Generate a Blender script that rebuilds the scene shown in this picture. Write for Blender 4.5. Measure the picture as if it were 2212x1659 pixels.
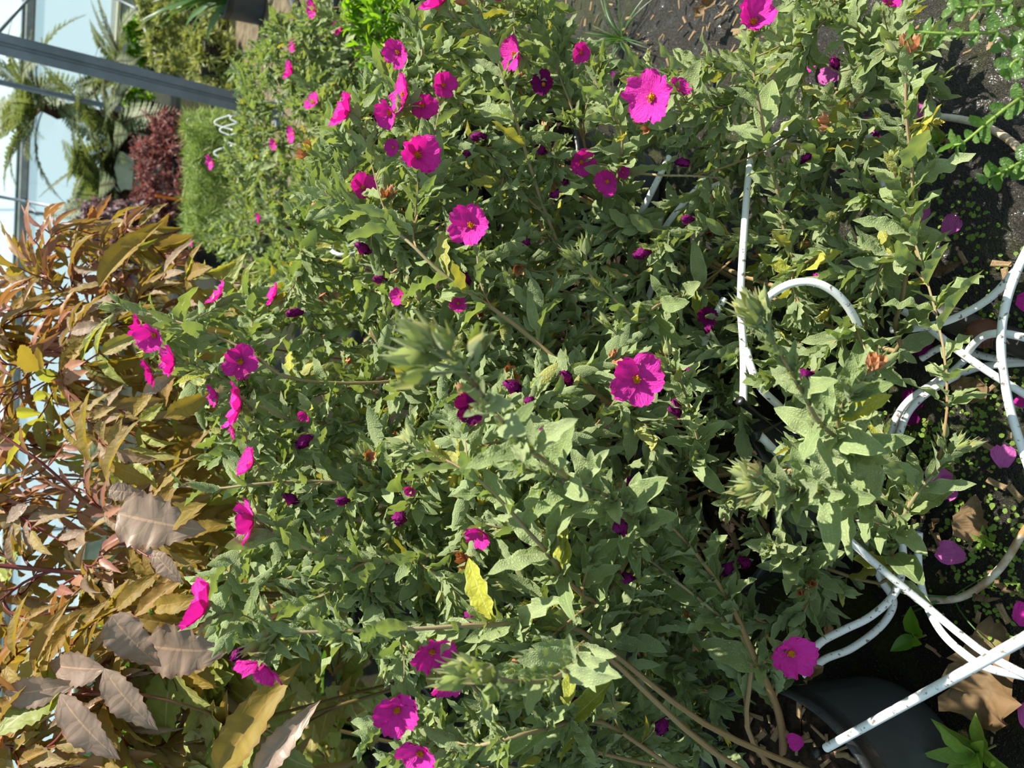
import bpy, math, random
import numpy as np
from mathutils import Matrix, Vector

for o in list(bpy.data.objects):
    bpy.data.objects.remove(o, do_unlink=True)
SC = bpy.context.scene
COL = SC.collection
rng = np.random.default_rng(7)

# ------------------------------------------------------------------ camera
# the photograph is a portrait picture lying on its side: image left is up
F = 1534.0
PITCH, ROLL, CAM_H = math.radians(32.7), math.radians(3.0), 1.1
FW = np.array([0, math.cos(PITCH), -math.sin(PITCH)])
_u0 = np.array([0, math.sin(PITCH), math.cos(PITCH)])
_r0 = np.array([1.0, 0, 0])
RT = math.cos(ROLL) * _r0 + math.sin(ROLL) * _u0
UP = math.cos(ROLL) * _u0 - math.sin(ROLL) * _r0
CAM = np.array([0, 0, CAM_H])
Z = np.array([0, 0, 1.0])
cd = bpy.data.cameras.new('camera')
cd.sensor_fit = 'HORIZONTAL'
cd.sensor_width = 36.0
cd.lens = F / 2212 * 36.0
cd.clip_start = 0.02
cd.clip_end = 200
cd.dof.use_dof = True
cd.dof.focus_distance = 0.92
cd.dof.aperture_fstop = 6.5
cam = bpy.data.objects.new('camera', cd)
COL.objects.link(cam)
cam.matrix_world = Matrix(((-UP[0], RT[0], -FW[0], CAM[0]), (-UP[1], RT[1], -FW[1], CAM[1]),
                           (-UP[2], RT[2], -FW[2], CAM[2]), (0, 0, 0, 1)))
SC.camera = cam

# ------------------------------------------------------------------ world, sun, exposure
w = bpy.data.worlds.new('sky')
SC.world = w
w.use_nodes = True
bg = w.node_tree.nodes['Background']
bg.inputs[0].default_value = (0.57, 0.76, 0.84, 1)
bg.inputs[1].default_value = 0.70
sd = bpy.data.lights.new('sun', 'SUN')
sd.energy = 7.6
sd.angle = math.radians(0.6)
sd.color = (1.0, 0.94, 0.82)
sun = bpy.data.objects.new('sun', sd)
COL.objects.link(sun)
SUN_AZ, SUN_EL = math.radians(66), math.radians(58)   # azimuth to the right of straight ahead
sv = Vector((math.sin(SUN_AZ) * math.cos(SUN_EL), math.cos(SUN_AZ) * math.cos(SUN_EL), math.sin(SUN_EL)))
sun.rotation_euler = sv.to_track_quat('Z', 'Y').to_euler()
SC.view_settings.view_transform = 'Standard'
SC.view_settings.look = 'None'
SC.view_settings.gamma = 1.0
SC.view_settings.use_curve_mapping = False
SC.view_settings.exposure = 0.5
try:
    SC.cycles.max_bounces = 7
    SC.cycles.diffuse_bounces = 3
    SC.cycles.glossy_bounces = 2
    SC.cycles.transmission_bounces = 4
except AttributeError:
    pass


# ------------------------------------------------------------------ helpers
def ray(px, py):
    return FW + RT * ((829.5 - py) / F) - UP * ((px - 1106) / F)


def at(px, py, d):
    """world point seen at pixel (px, py) at depth d"""
    return CAM + ray(px, py) * d


def atz(px, py, z):
    r = ray(px, py)
    return CAM + r * ((z - CAM_H) / r[2])


def proj(p):
    q = np.asarray(p) - CAM
    d = q @ FW
    return 1106 - F * (q @ UP) / d, 829.5 - F * (q @ RT) / d, d


def imgdir(ix, iy, tow):
    return nrm(-UP * ix - RT * iy - FW * tow)


def nrm(v):
    a, b, c = float(v[0]), float(v[1]), float(v[2])
    q = math.sqrt(a * a + b * b + c * c) + 1e-12
    return np.array((a / q, b / q, c / q))


def cross3(u, v):
    a, b, c = float(u[0]), float(u[1]), float(u[2])
    x, y, z = float(v[0]), float(v[1]), float(v[2])
    return np.array((b * z - c * y, c * x - a * z, a * y - b * x))


def frame(p, d, n, s=1.0, sy=None, sz=None):
    """matrix: x along d, z near n"""
    d = nrm(d)
    n = np.asarray(n, float) - d * (np.asarray(n) @ d)
    if np.linalg.norm(n) < 1e-4:
        n = cross3(d, [0.31, 0.77, 0.2])
    n = nrm(n)
    y = cross3(n, d)
    M = np.eye(4)
    M[:3, 0] = d * s
    M[:3, 1] = y * (s if sy is None else sy)
    M[:3, 2] = n * (s if sz is None else sz)
    M[:3, 3] = p
    return M


def perp(t):
    a = cross3(t, [0.0, 0.0, 1.0]) if abs(t[2]) < 0.9 else cross3(t, [1.0, 0, 0])
    a = nrm(a)
    return a, cross3(t, a)


class Buf:
    def __init__(s):
        s.V, s.Fc, s.UV, s.M, s.n = [], [], [], [], 0

    def add(s, tm, M=None, mat=0):
        v, f, uv = tm
        if M is not None:
            v = v @ M[:3, :3].T + M[:3, 3]
        s.V.append(v)
        s.Fc.append(f + s.n)
        s.UV.append(uv)
        s.M.append(np.full(len(f), mat, np.int32))
        s.n += len(v)
        return s

    def mesh(s, name, mats, smooth=True, off=None):
        me = bpy.data.meshes.new(name)
        V = np.concatenate(s.V) if s.V else np.zeros((0, 3))
        if off is not None:
            V = V - off
        Q = np.concatenate(s.Fc)
        UV = np.concatenate(s.UV)
        MI = np.concatenate(s.M)
        tri = Q[:, 2] == Q[:, 3]
        cnt = np.where(tri, 3, 4).astype(np.int32)
        starts = np.concatenate([[0], np.cumsum(cnt)[:-1]]).astype(np.int32)
        mask = np.ones(Q.shape, bool)
        mask[tri, 3] = False
        loops = Q[mask].astype(np.int32)
        me.vertices.add(len(V))
        me.vertices.foreach_set('co', V.astype(np.float32).ravel())
        me.loops.add(len(loops))
        me.loops.foreach_set('vertex_index', loops)
        me.polygons.add(len(Q))
        me.polygons.foreach_set('loop_start', starts)
        me.polygons.foreach_set('material_index', MI)
        me.update(calc_edges=True)
        uvl = me.uv_layers.new(name='UVMap')
        uvl.data.foreach_set('uv', UV[loops].astype(np.float32).ravel())
        for m in (mats if isinstance(mats, (list, tuple)) else [mats]):
            me.materials.append(m)
        me.polygons.foreach_set('use_smooth', np.full(len(Q), smooth, bool))
        me.validate()
        return me


def tmesh(name, tm, mat, smooth=True):
    return Buf().add(tm).mesh(name, mat, smooth)


def obj(name, me, parent=None, M=None, label=None, cat=None, group=None, kind=None):
    o = bpy.data.objects.new(name, me)
    COL.objects.link(o)
    if parent is not None:
        o.parent = parent
    if M is not None:
        o.matrix_basis = Matrix(M.tolist())
    for k, v in (('label', label), ('category', cat), ('group', group), ('kind', kind)):
        if v:
            o[k] = v
    return o


def root(name, loc, label, cat, group=None):
    M = np.eye(4)
    M[:3, 3] = loc
    o = obj(name, None, None, M, label, cat, group)
    o.empty_display_size = 0.05
    return o


def grid(nu, nv):
    """quad indices of a (nu+1) x (nv+1) vertex grid"""
    i = np.arange(nu)[:, None] * (nv + 1) + np.arange(nv)[None, :]
    i = i.ravel()
    return np.stack([i, i + nv + 1, i + nv + 2, i + 1], 1)


def tube(P, R, k=6, cap=True):
    P = np.asarray(P, float)
    n = len(P)
    R = np.broadcast_to(np.asarray(R, float), (n,))
    T = np.gradient(P, axis=0)
    T /= np.linalg.norm(T, axis=1)[:, None] + 1e-12
    a, b = perp(T[0])
    V = np.zeros((n, k + 1, 3))
    UV = np.zeros((n, k + 1, 2))
    ang = np.linspace(0, 2 * math.pi, k + 1)
    for i in range(n):
        a = nrm(a - T[i] * (a @ T[i]))
        b = cross3(T[i], a)
        V[i] = P[i] + R[i] * (np.cos(ang)[:, None] * a + np.sin(ang)[:, None] * b)
        UV[i, :, 0] = i / (n - 1)
        UV[i, :, 1] = ang / (2 * math.pi)
    Q = grid(n - 1, k)
    V = V.reshape(-1, 3)
    UV = UV.reshape(-1, 2)
    if cap:
        m = len(V)
        V = np.vstack([V, P[0], P[-1]])
        UV = np.vstack([UV, [0, 0], [1, 1]])
        c = []
        for j in range(k):
            c.append([m, j + 1, j, j])
            e = (n - 1) * (k + 1)
            c.append([m + 1, e + j, e + j + 1, e + j + 1])
        Q = np.vstack([Q, c])
    return V, Q, UV


def lathe(prof, k=32):
    prof = np.asarray(prof, float)
    n = len(prof)
    ang = np.linspace(0, 2 * math.pi, k + 1)
    V = np.zeros((n, k + 1, 3))
    V[:, :, 0] = prof[:, 0:1] * np.cos(ang)
    V[:, :, 1] = prof[:, 0:1] * np.sin(ang)
    V[:, :, 2] = prof[:, 1:2]
    UV = np.zeros((n, k + 1, 2))
    UV[:, :, 0] = np.linspace(0, 1, n)[:, None]
    UV[:, :, 1] = ang / (2 * math.pi)
    Q = grid(n - 1, k)[:, ::-1]
    return V.reshape(-1, 3), Q, UV.reshape(-1, 2)


def box(x, y, z, bev=0.0):
    """box centred on xy, z from 0"""
    x, y = x / 2, y / 2
    b = min(bev, x * 0.9, y * 0.9, z * 0.45)
    if b <= 0:
        V = np.array([[sx * x, sy * y, h] for h in (0, z) for sx, sy in ((-1, -1), (1, -1), (1, 1), (-1, 1))], float)
        rings = 2
    else:
        V = np.array([[sx * (x - q), sy * (y - q), h] for h, q in ((0, b), (b, 0), (z - b, 0), (z, b))
                      for sx, sy in ((-1, -1), (1, -1), (1, 1), (-1, 1))], float)
        rings = 4
    Q = []
    for r in range(rings - 1):
        for j in range(4):
            a, c = r * 4 + j, r * 4 + (j + 1) % 4
            Q.append([a, c, c + 4, a + 4])
    e = (rings - 1) * 4
    Q += [[3, 2, 1, 0], [e, e + 1, e + 2, e + 3]]
    return V, np.array(Q), np.zeros((len(V), 2)) + V[:, :2]


def catmull(P, per=6):
    P = np.asarray(P, float)
    E = np.vstack([2 * P[0] - P[1], P, 2 * P[-1] - P[-2]])
    out = []
    for i in range(1, len(E) - 2):
        p0, p1, p2, p3 = E[i - 1:i + 3]
        for t in np.arange(per) / per:
            out.append(0.5 * (2 * p1 + (p2 - p0) * t + (2 * p0 - 5 * p1 + 4 * p2 - p3) * t * t + (3 * p1 - p0 - 3 * p2 + p3) * t ** 3))
    out.append(P[-1])
    return np.array(out)


def bez(b, t, db, dt, n=10):
    h = 0.38 * np.linalg.norm(t - b)
    s = np.linspace(0, 1, n)[:, None]
    return (1 - s) ** 3 * b + 3 * (1 - s) ** 2 * s * (b + db * h) + 3 * (1 - s) * s * s * (t - dt * h) + s ** 3 * t


def leaf_tm(seed, wid=0.3, nl=8, nw=4, prof='oblong', wave=0.0, fold=0.2, curl=0.2, serr=0.0, twist=0.0, stalk=0.0):
    """unit leaf: length along x, face up z"""
    g = np.random.default_rng(seed)
    t = np.linspace(0, 1, nl + 1)
    if prof == 'oblong':
        wf = np.sin(math.pi * np.clip(t, 0, 1) ** 0.85) ** 0.65 * (1 - 0.15 * t)
    elif prof == 'ovate':
        wf = np.sin(math.pi * t ** 0.62) ** 0.8
    elif prof == 'round':
        wf = np.sqrt(np.clip(1 - (2 * t - 1) ** 2, 0, 1)) ** 0.9
    elif prof == 'sword':
        wf = np.minimum(1, t * 8 + 0.5) * (1 - t ** 2.5)
    else:
        wf = np.sin(math.pi * t ** 0.8) ** 0.9
    wf = np.maximum(wf, 0.0)
    wf[0] = 0.05
    wf[-1] = 0.01
    hw = wid / 2 * wf
    s = np.linspace(-1, 1, nw + 1)
    if serr and nw == 6:
        s = np.array([-1, -.84, -.42, 0, .42, .84, 1])
    ph1, ph2, k1 = g.uniform(0, 6.28), g.uniform(0, 6.28), g.uniform(2.6, 4.4)
    X = np.repeat(t[:, None], nw + 1, 1).copy()
    Y = hw[:, None] * s[None, :]
    A = np.abs(s)[None, :]
    if serr:
        tooth = serr * ((np.arange(nl + 1) % 2) * 2 - 1) * (t > 0.08) * (t < 0.97)
        Y = Y * (1 + tooth[:, None] * (A > 0.99))
    sgn = np.where(s < 0, ph1, ph2)[None, :]
    Zc = fold * A * hw[:, None] + wave * wid * (A ** 1.6) * np.sin(2 * math.pi * k1 * t[:, None] + sgn) * np.minimum(1, wf[:, None] * 1.3)
    Zc = Zc - curl * t[:, None] ** 2 + 0.12 * curl * t[:, None]
    if serr:
        X = X + (serr * 0.5 / nl) * (A > 0.99) * ((np.arange(nl + 1) % 2) * 2 - 1)[:, None] * (nl / 6)
    if twist:
        a = twist * t[:, None]
        Y, Zc = Y * np.cos(a) - (Zc) * np.sin(a) * 0.6, Zc + Y * np.sin(a)
    V = np.stack([X, Y, Zc], 2).reshape(-1, 3)
    UV = np.stack([np.repeat(t[:, None], nw + 1, 1), np.repeat((s[None, :] + 1) / 2, nl + 1, 0)], 2).reshape(-1, 2)
    return V, grid(nl, nw), UV


# ------------------------------------------------------------------ materials
def lin(r, g, b):
    f = lambda c: (c / 255 / 12.92) if c / 255 <= 0.04045 else ((c / 255 + 0.055) / 1.055) ** 2.4
    return (f(r), f(g), f(b), 1.0)


class NT:
    def __init__(s, name):
        s.m = bpy.data.materials.new(name)
        s.m.use_nodes = True
        s.t = s.m.node_tree
        s.t.nodes.clear()
        s.out = s.t.nodes.new('ShaderNodeOutputMaterial')

    def n(s, typ, props=None, **kw):
        nd = s.t.nodes.new('ShaderNode' + typ)
        for k, v in (props or {}).items():
            setattr(nd, k, v)
        for k, v in kw.items():
            sock = nd.inputs[int(k[1:])] if k[0] == 'i' and k[1:].isdigit() else nd.inputs[k.replace('_', ' ')]
            s.set(sock, v)
        return nd

    def set(s, sock, v):
        if hasattr(v, 'is_output') or isinstance(v, bpy.types.NodeSocket):
            s.t.links.new(v, sock)
        else:
            sock.default_value = v

    def mix(s, fac, a, b, mode='MIX'):
        nd = s.n('MixRGB', dict(blend_type=mode))
        s.set(nd.inputs[0], fac)
        s.set(nd.inputs[1], a)
        s.set(nd.inputs[2], b)
        return nd.outputs[0]

    def math(s, op, a, b=0.0, clamp=False):
        nd = s.n('Math', dict(operation=op, use_clamp=clamp))
        s.set(nd.inputs[0], a)
        s.set(nd.inputs[1], b)
        return nd.outputs[0]

    def ramp(s, fac, stops, const=False):
        nd = s.n('ValToRGB')
        if const:
            nd.color_ramp.interpolation = 'CONSTANT'
        e = nd.color_ramp.elements
        while len(e) < len(stops):
            e.new(0.5)
        for i, (p, c) in enumerate(stops):
            e[i].position = p
            e[i].color = c
        s.set(nd.inputs[0], fac)
        return nd.outputs[0]

    def noise(s, vec, scale, detail=2.0, rough=0.5):
        nd = s.n('TexNoise', Scale=scale, Detail=detail, Roughness=rough)
        if vec is not None:
            s.set(nd.inputs['Vector'], vec)
        return nd.outputs['Fac']

    def done(s, shader):
        s.t.links.new(shader, s.out.inputs[0])
        return s.m


def leafmat(name, cols, under, trans, tf=0.4, margin=None, rough=0.55, vein=None, spec=0.35, mid=None, spot=0.25, sheen=0.0):
    k = NT(name)
    uv = k.n('TexCoord').outputs['UV']
    sp = k.n('SeparateXYZ', i0=uv)
    geo = k.n('NewGeometry')
    oi = k.n('ObjectInfo')
    r = k.math('FRACT', k.math('ADD', oi.outputs['Random'], geo.outputs['Random Per Island']))
    n = len(cols)
    base = k.ramp(r, [(i / max(1, n - 1), c) for i, c in enumerate(cols)])
    base = k.mix(geo.outputs['Backfacing'], base, under)
    pos = k.n('TexCoord').outputs['Object']
    nz = k.noise(pos, 90.0, 2.0)
    base = k.mix(k.math('MULTIPLY', nz, spot), base, k.mix(1.0, base, (0.45, 0.42, 0.3, 1), 'MULTIPLY'))
    d = k.math('ABSOLUTE', k.math('SUBTRACT', sp.outputs[1], 0.5))
    bump = None
    if vein:
        sc = k.n('VectorMath', dict(operation='MULTIPLY'), i0=uv, i1=(vein[0], vein[1], 1))
        vo = k.n('TexVoronoi', dict(feature='DISTANCE_TO_EDGE'), Vector=sc.outputs[0], Scale=1.0)
        line = k.math('MULTIPLY', vo.outputs['Distance'], 3.0, True)
        base = k.mix(k.math('MULTIPLY', k.math('SUBTRACT', 1.0, line), vein[2]), base, k.mix(1.0, base, (0.45, 0.5, 0.35, 1), 'MULTIPLY'))
        bump = k.n('Bump', Strength=0.6, Distance=0.0008, Height=line)
    if mid:
        base = k.mix(k.math('MULTIPLY', k.math('LESS_THAN', d, 0.025), 0.7), base, mid)
    if margin:
        base = k.mix(k.math('MULTIPLY', k.math('SUBTRACT', d, 0.40), 7.0, True), base, margin)
    p = k.n('BsdfPrincipled', Base_Color=base, Roughness=rough)
    p.inputs['Specular IOR Level'].default_value = spec
    if sheen:
        p.inputs['Sheen Weight'].default_value = sheen
        p.inputs['Sheen Roughness'].default_value = 0.4
    if bump:
        k.set(p.inputs['Normal'], bump.outputs[0])
    tcol = k.mix(0.5, trans, k.mix(1.0, trans, k.ramp(r, [(0, (0.75, 0.85, 0.7, 1)), (1, (1.25, 1.1, 0.9, 1))]), 'MULTIPLY'))
    tr = k.n('BsdfTranslucent', Color=tcol)
    mx = k.n('MixShader', i0=tf, i1=p.outputs[0], i2=tr.outputs[0])
    return k.done(mx.outputs[0])


def plain(name, col, rough=0.5, spec=0.4, col2=None, scale=30, bump=0.0, bscale=80, metal=0.0, coord='Object', bdist=0.002):
    k = NT(name)
    vec = k.n('TexCoord').outputs[coord]
    c = col
    if col2:
        c = k.mix(k.ramp(k.noise(vec, scale, 4.0, 0.6), [(0.38, (0, 0, 0, 1)), (0.62, (1, 1, 1, 1))]), col, col2)
    p = k.n('BsdfPrincipled', Base_Color=c, Roughness=rough, Metallic=metal)
    p.inputs['Specular IOR Level'].default_value = spec
    if bump:
        b = k.n('Bump', Strength=bump, Distance=bdist, Height=k.noise(vec, bscale, 4.0, 0.6))
        k.set(p.inputs['Normal'], b.outputs[0])
    return k.done(p.outputs[0])


def stemmat(name, stops, rough=0.65):
    k = NT(name)
    tc = k.n('TexCoord')
    sp = k.n('SeparateXYZ', i0=tc.outputs['UV'])
    f = k.math('ADD', sp.outputs[0], k.math('MULTIPLY', k.math('SUBTRACT', k.noise(tc.outputs['Object'], 25.0), 0.5), 0.35))
    c = k.ramp(f, stops)
    c = k.mix(k.math('MULTIPLY', k.noise(tc.outputs['Object'], 300.0, 3.0), 0.35), c, k.mix(1.0, c, (0.4, 0.38, 0.35, 1), 'MULTIPLY'))
    p = k.n('BsdfPrincipled', Base_Color=c, Roughness=rough)
    p.inputs['Specular IOR Level'].default_value = 0.3
    return k.done(p.outputs[0])


def petalmat(name, c1, c2, trans, tf=0.35):
    k = NT(name)
    tc = k.n('TexCoord')
    sp = k.n('SeparateXYZ', i0=tc.outputs['UV'])
    sc = k.n('VectorMath', dict(operation='MULTIPLY'), i0=tc.outputs['UV'], i1=(2.2, 7, 1))
    nz = k.noise(sc.outputs[0], 2.2, 3.0, 0.65)
    c = k.mix(nz, c1, c2)
    p = k.n('BsdfPrincipled', Base_Color=c, Roughness=0.6)
    p.inputs['Specular IOR Level'].default_value = 0.15
    b = k.n('Bump', Strength=0.9, Distance=0.004, Height=nz)
    k.set(p.inputs['Normal'], b.outputs[0])
    tr = k.n('BsdfTranslucent', Color=trans)
    return k.done(k.n('MixShader', i0=tf, i1=p.outputs[0], i2=tr.outputs[0]).outputs[0])


MT = {}
MT['cistus'] = leafmat('cistus_leaf_green', [lin(136, 154, 102), lin(160, 177, 126), lin(176, 188, 144), lin(152, 169, 112)],
                       lin(162, 177, 132), lin(148, 168, 70), 0.34, margin=lin(182, 198, 144), rough=0.75, vein=(24, 8, 0.45), spec=0.18,
                       mid=lin(160, 180, 120), sheen=0.15)
MT['cistus_y'] = leafmat('cistus_leaf_yellowing', [lin(150, 160, 70), lin(186, 186, 70), lin(170, 168, 96)], lin(180, 180, 110),
                         lin(190, 180, 50), 0.32, margin=lin(196, 196, 120), rough=0.7, vein=(12, 5, 0.4), spec=0.2, mid=lin(190, 190, 120))
MT['brownleaf'] = leafmat('dead_leaf_brown', [lin(112, 88, 64), lin(136, 110, 80), lin(94, 72, 54)], lin(140, 112, 84), lin(150, 90, 30), 0.15,
                          rough=0.6, vein=(9, 4, 0.5), spec=0.3)
MT['bronze'] = leafmat('bronze_leaf', [lin(148, 120, 102), lin(160, 136, 112), lin(156, 138, 80), lin(158, 134, 122)], lin(168, 148, 132),
                       lin(164, 136, 56), 0.32, margin=lin(122, 76, 60), rough=0.58, vein=(8, 3, 0.3), spec=0.3, mid=lin(180, 140, 105))
MT['gold'] = leafmat('golden_bronze_leaf', [lin(146, 122, 52), lin(166, 140, 62), lin(136, 118, 62), lin(160, 126, 66)], lin(160, 138, 90),
                     lin(170, 146, 50), 0.38, margin=lin(128, 84, 52), rough=0.58, vein=(8, 3, 0.3), spec=0.3, mid=lin(176, 136, 84))
MT['mauve'] = leafmat('mauve_brown_leaf', [lin(146, 124, 112), lin(162, 140, 126), lin(152, 130, 116)], lin(168, 148, 134),
                      lin(170, 130, 60), 0.2, margin=lin(118, 84, 70), rough=0.45, vein=(7, 3, 0.25), spec=0.4, mid=lin(184, 152, 122))
MT['bronze_red'] = leafmat('bronze_leaf_red_tip', [lin(150, 98, 86), lin(166, 118, 94), lin(160, 126, 78)], lin(172, 130, 116),
                           lin(172, 122, 62), 0.32, margin=lin(130, 70, 60), rough=0.45, spec=0.4, mid=lin(170, 110, 90))
MT['limeleaf'] = leafmat('yellow_green_leaf', [lin(140, 150, 76), lin(164, 172, 92), lin(182, 182, 110), lin(160, 140, 80)], lin(170, 172, 118),
                         lin(180, 180, 60), 0.4, rough=0.5, vein=(8, 4, 0.3), spec=0.35, mid=lin(190, 190, 130))
MT['strap'] = leafmat('strap_leaf_green', [lin(58, 92, 48), lin(78, 112, 58)], lin(70, 104, 56), lin(96, 140, 44), 0.28, rough=0.4)
MT['fern'] = leafmat('fern_green', [lin(88, 102, 62), lin(108, 120, 72), lin(122, 128, 80)], lin(112, 124, 88), lin(128, 142, 68), 0.3, rough=0.55)
MT['willow'] = leafmat('willow_yellow_green', [lin(132, 140, 74), lin(154, 156, 90), lin(118, 130, 72)], lin(144, 150, 96), lin(160, 166, 72), 0.32)
MT['feather'] = leafmat('feathery_green', [lin(112, 138, 66), lin(134, 156, 78), lin(150, 164, 100)], lin(130, 152, 88), lin(140, 166, 64), 0.3)
MT['acer'] = leafmat('maple_burgundy', [lin(124, 78, 76), lin(142, 94, 90), lin(154, 112, 108)], lin(148, 104, 102), lin(150, 84, 78), 0.3)
MT['smoke'] = leafmat('smoky_purple_leaf', [lin(96, 78, 86), lin(120, 104, 108), lin(134, 124, 116)], lin(130, 116, 120), lin(140, 100, 110), 0.35)
MT['bright'] = leafmat('bright_green_leaf', [lin(96, 140, 34), lin(128, 166, 44), lin(80, 126, 40)], lin(120, 156, 60), lin(150, 200, 30), 0.4, rough=0.4)
MT['round'] = leafmat('small_round_glossy_leaf', [lin(84, 116, 58), lin(108, 140, 76)], lin(124, 150, 104), lin(120, 180, 50), 0.3, rough=0.3, spec=0.5, vein=(7, 3, 0.3))
MT['weed'] = leafmat('weed_leaf', [lin(120, 150, 62), lin(140, 172, 76)], lin(140, 168, 90), lin(150, 190, 50), 0.35, vein=(9, 4, 0.3))
MT['stem'] = stemmat('cistus_stem', [(0.0, lin(150, 118, 78)), (0.35, lin(148, 128, 92)), (0.7, lin(150, 140, 104)), (1.0, lin(148, 112, 96))])
MT['wood'] = stemmat('cistus_woody_stem', [(0.0, lin(112, 84, 60)), (0.5, lin(146, 116, 78)), (1.0, lin(152, 132, 92))])
MT['bronzestem'] = stemmat('bronze_stem', [(0.0, lin(120, 106, 62)), (0.5, lin(122, 96, 60)), (0.8, lin(112, 54, 54)), (1.0, lin(126, 56, 60))], 0.4)
MT['redstem'] = stemmat('red_leaf_stalk', [(0.0, lin(108, 46, 50)), (1.0, lin(136, 70, 66))], 0.4)
MT['greenstem'] = stemmat('green_stem', [(0.0, lin(110, 120, 60)), (1.0, lin(130, 160, 70))])
MT['petal'] = petalmat('magenta_petal', lin(222, 34, 160), lin(242, 78, 198), lin(240, 30, 165), 0.28)
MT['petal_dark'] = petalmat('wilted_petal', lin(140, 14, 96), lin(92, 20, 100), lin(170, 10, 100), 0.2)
MT['petal_old'] = petalmat('faded_petal', lin(196, 60, 170), lin(214, 130, 190), lin(200, 90, 170), 0.25)
MT['stamen'] = plain('stamen_orange', lin(236, 150, 20), 0.7, 0.2, lin(250, 196, 40), 400, 0.8, 900)
MT['bud'] = leafmat('bud_green', [lin(130, 150, 78), lin(150, 160, 92), lin(150, 140, 90)], lin(150, 160, 110), lin(150, 170, 60), 0.25,
                    margin=lin(166, 164, 118), rough=0.75, spec=0.15, sheen=0.3)
MT['bud_y'] = leafmat('bud_yellow', [lin(200, 190, 70), lin(214, 196, 86)], lin(200, 190, 100), lin(210, 190, 50), 0.3, rough=0.7)
MT['calyx'] = leafmat('dry_calyx_brown', [lin(186, 130, 88), lin(160, 100, 66), lin(200, 150, 108)], lin(190, 140, 104), lin(190, 110, 50), 0.25, rough=0.7)
MT['pot'] = plain('pot_plastic', lin(66, 70, 74), 0.45, 0.45, lin(76, 79, 82), 9, 0.15, 40)
MT['rim'] = plain('pot_rim_plastic', lin(40, 41, 43), 0.35, 0.5, lin(52, 52, 54), 60, 0.3, 300)
MT['soil'] = plain('potting_soil', lin(28, 21, 16), 0.9, 0.2, lin(62, 48, 36), 60, 1.0, 150, bdist=0.01)
MT['chip'] = plain('wood_chip', lin(168, 144, 110), 0.8, 0.2, lin(112, 88, 64), 35, 0.5, 200)
MT['tube'] = plain('white_tube', lin(214, 218, 220), 0.4, 0.4, lin(196, 200, 202), 40)
k = NT('dirty_white_tube')
_v = k.n('TexCoord').outputs['Object']
_c = k.mix(k.ramp(k.noise(_v, 130.0, 3.0, 0.6), [(0.60, (0, 0, 0, 1)), (0.66, (1, 1, 1, 1))]), lin(222, 224, 226), lin(120, 112, 100))
_p = k.n('BsdfPrincipled', Base_Color=_c, Roughness=0.38)
MT['tube'] = k.done(_p.outputs[0])
MT['tube_old'] = plain('stained_tube', lin(206, 200, 184), 0.5, 0.3, lin(150, 116, 76), 22)
MT['pipe'] = plain('black_pipe', lin(30, 30, 31), 0.5, 0.4, lin(62, 58, 52), 14, 0.3, 120)
MT['fitting'] = plain('brown_fitting', lin(106, 66, 48), 0.5, 0.3, lin(80, 50, 38), 40)
MT['stake'] = plain('black_stake', lin(20, 20, 21), 0.4, 0.5)
MT['steel'] = plain('galvanised_steel', lin(112, 118, 126), 0.5, 0.5, lin(132, 138, 146), 6, 0.1, 60, metal=0.35)
MT['gutter'] = plain('aluminium_gutter', lin(120, 122, 120), 0.5, 0.5, lin(150, 152, 150), 3, metal=0.2)
MT['gutterdark'] = plain('green_gutter_edge', lin(70, 92, 84), 0.6, 0.3, lin(96, 96, 90), 4)
MT['concrete'] = plain('wall_board', lin(176, 178, 150), 0.85, 0.2, lin(150, 156, 134), 5)
MT['cream'] = plain('cream_sill', lin(206, 196, 160), 0.8, 0.2)
MT['trunk'] = plain('fern_trunk', lin(54, 40, 32), 0.95, 0.1, lin(84, 62, 46), 30, 1.0, 60, bdist=0.02)
MT['darkpot'] = plain('far_pot_black', lin(26, 27, 30), 0.5, 0.4, lin(40, 42, 46), 6)
MT['tag'] = plain('orange_tag', lin(236, 120, 20), 0.5, 0.3)
# thin whitewashed glass
k = NT('whitewashed_glass')
_t = k.n('BsdfTransparent', Color=(0.93, 0.98, 0.98, 1))
_d = k.n('BsdfTranslucent', Color=(0.85, 0.92, 0.95, 1))
_g = k.n('BsdfGlossy', Color=(1, 1, 1, 1), Roughness=0.05)
_m = k.n('MixShader', i0=0.12, i1=_t.outputs[0], i2=_d.outputs[0])
_m2 = k.n('MixShader', i0=0.04, i1=_m.outputs[0], i2=_g.outputs[0])
MT['glass'] = k.done(_m2.outputs[0])
# wet mossy ground
k = NT('wet_mossy_ground')
_o = k.n('TexCoord').outputs['Object']
n1 = k.noise(_o, 3.2, 5.0, 0.6)
n2 = k.noise(_o, 16.0, 5.0, 0.65)
n3 = k.noise(_o, 150.0, 4.0, 0.7)
n4 = k.noise(_o, 420.0, 2.0, 0.6)
moss = k.ramp(k.math('ADD', k.math('MULTIPLY', n1, 0.6), k.math('MULTIPLY', n2, 0.4)), [(0.47, (0, 0, 0, 1)), (0.58, (1, 1, 1, 1))])
dirt = k.mix(n3, lin(12, 11, 10), lin(44, 40, 34))
dirt = k.mix(k.ramp(n4, [(0.60, (0, 0, 0, 1)), (0.68, (1, 1, 1, 1))]), dirt, lin(84, 76, 64))
mossc = k.mix(n3, lin(16, 17, 6), lin(62, 66, 20))
gc = k.mix(moss, dirt, mossc)
wet = k.ramp(k.noise(_o, 7.0, 4.0, 0.55), [(0.36, (0, 0, 0, 1)), (0.52, (1, 1, 1, 1))])
_sep = k.n('SeparateXYZ', i0=_o)
dry = k.math('MULTIPLY', k.math('SUBTRACT', k.math('SUBTRACT', _sep.outputs[1], k.math('MULTIPLY', _sep.outputs[0], 1.1)), 0.55), 3.0, True)
wet = k.mix(dry, wet, (0, 0, 0, 1))
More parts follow.
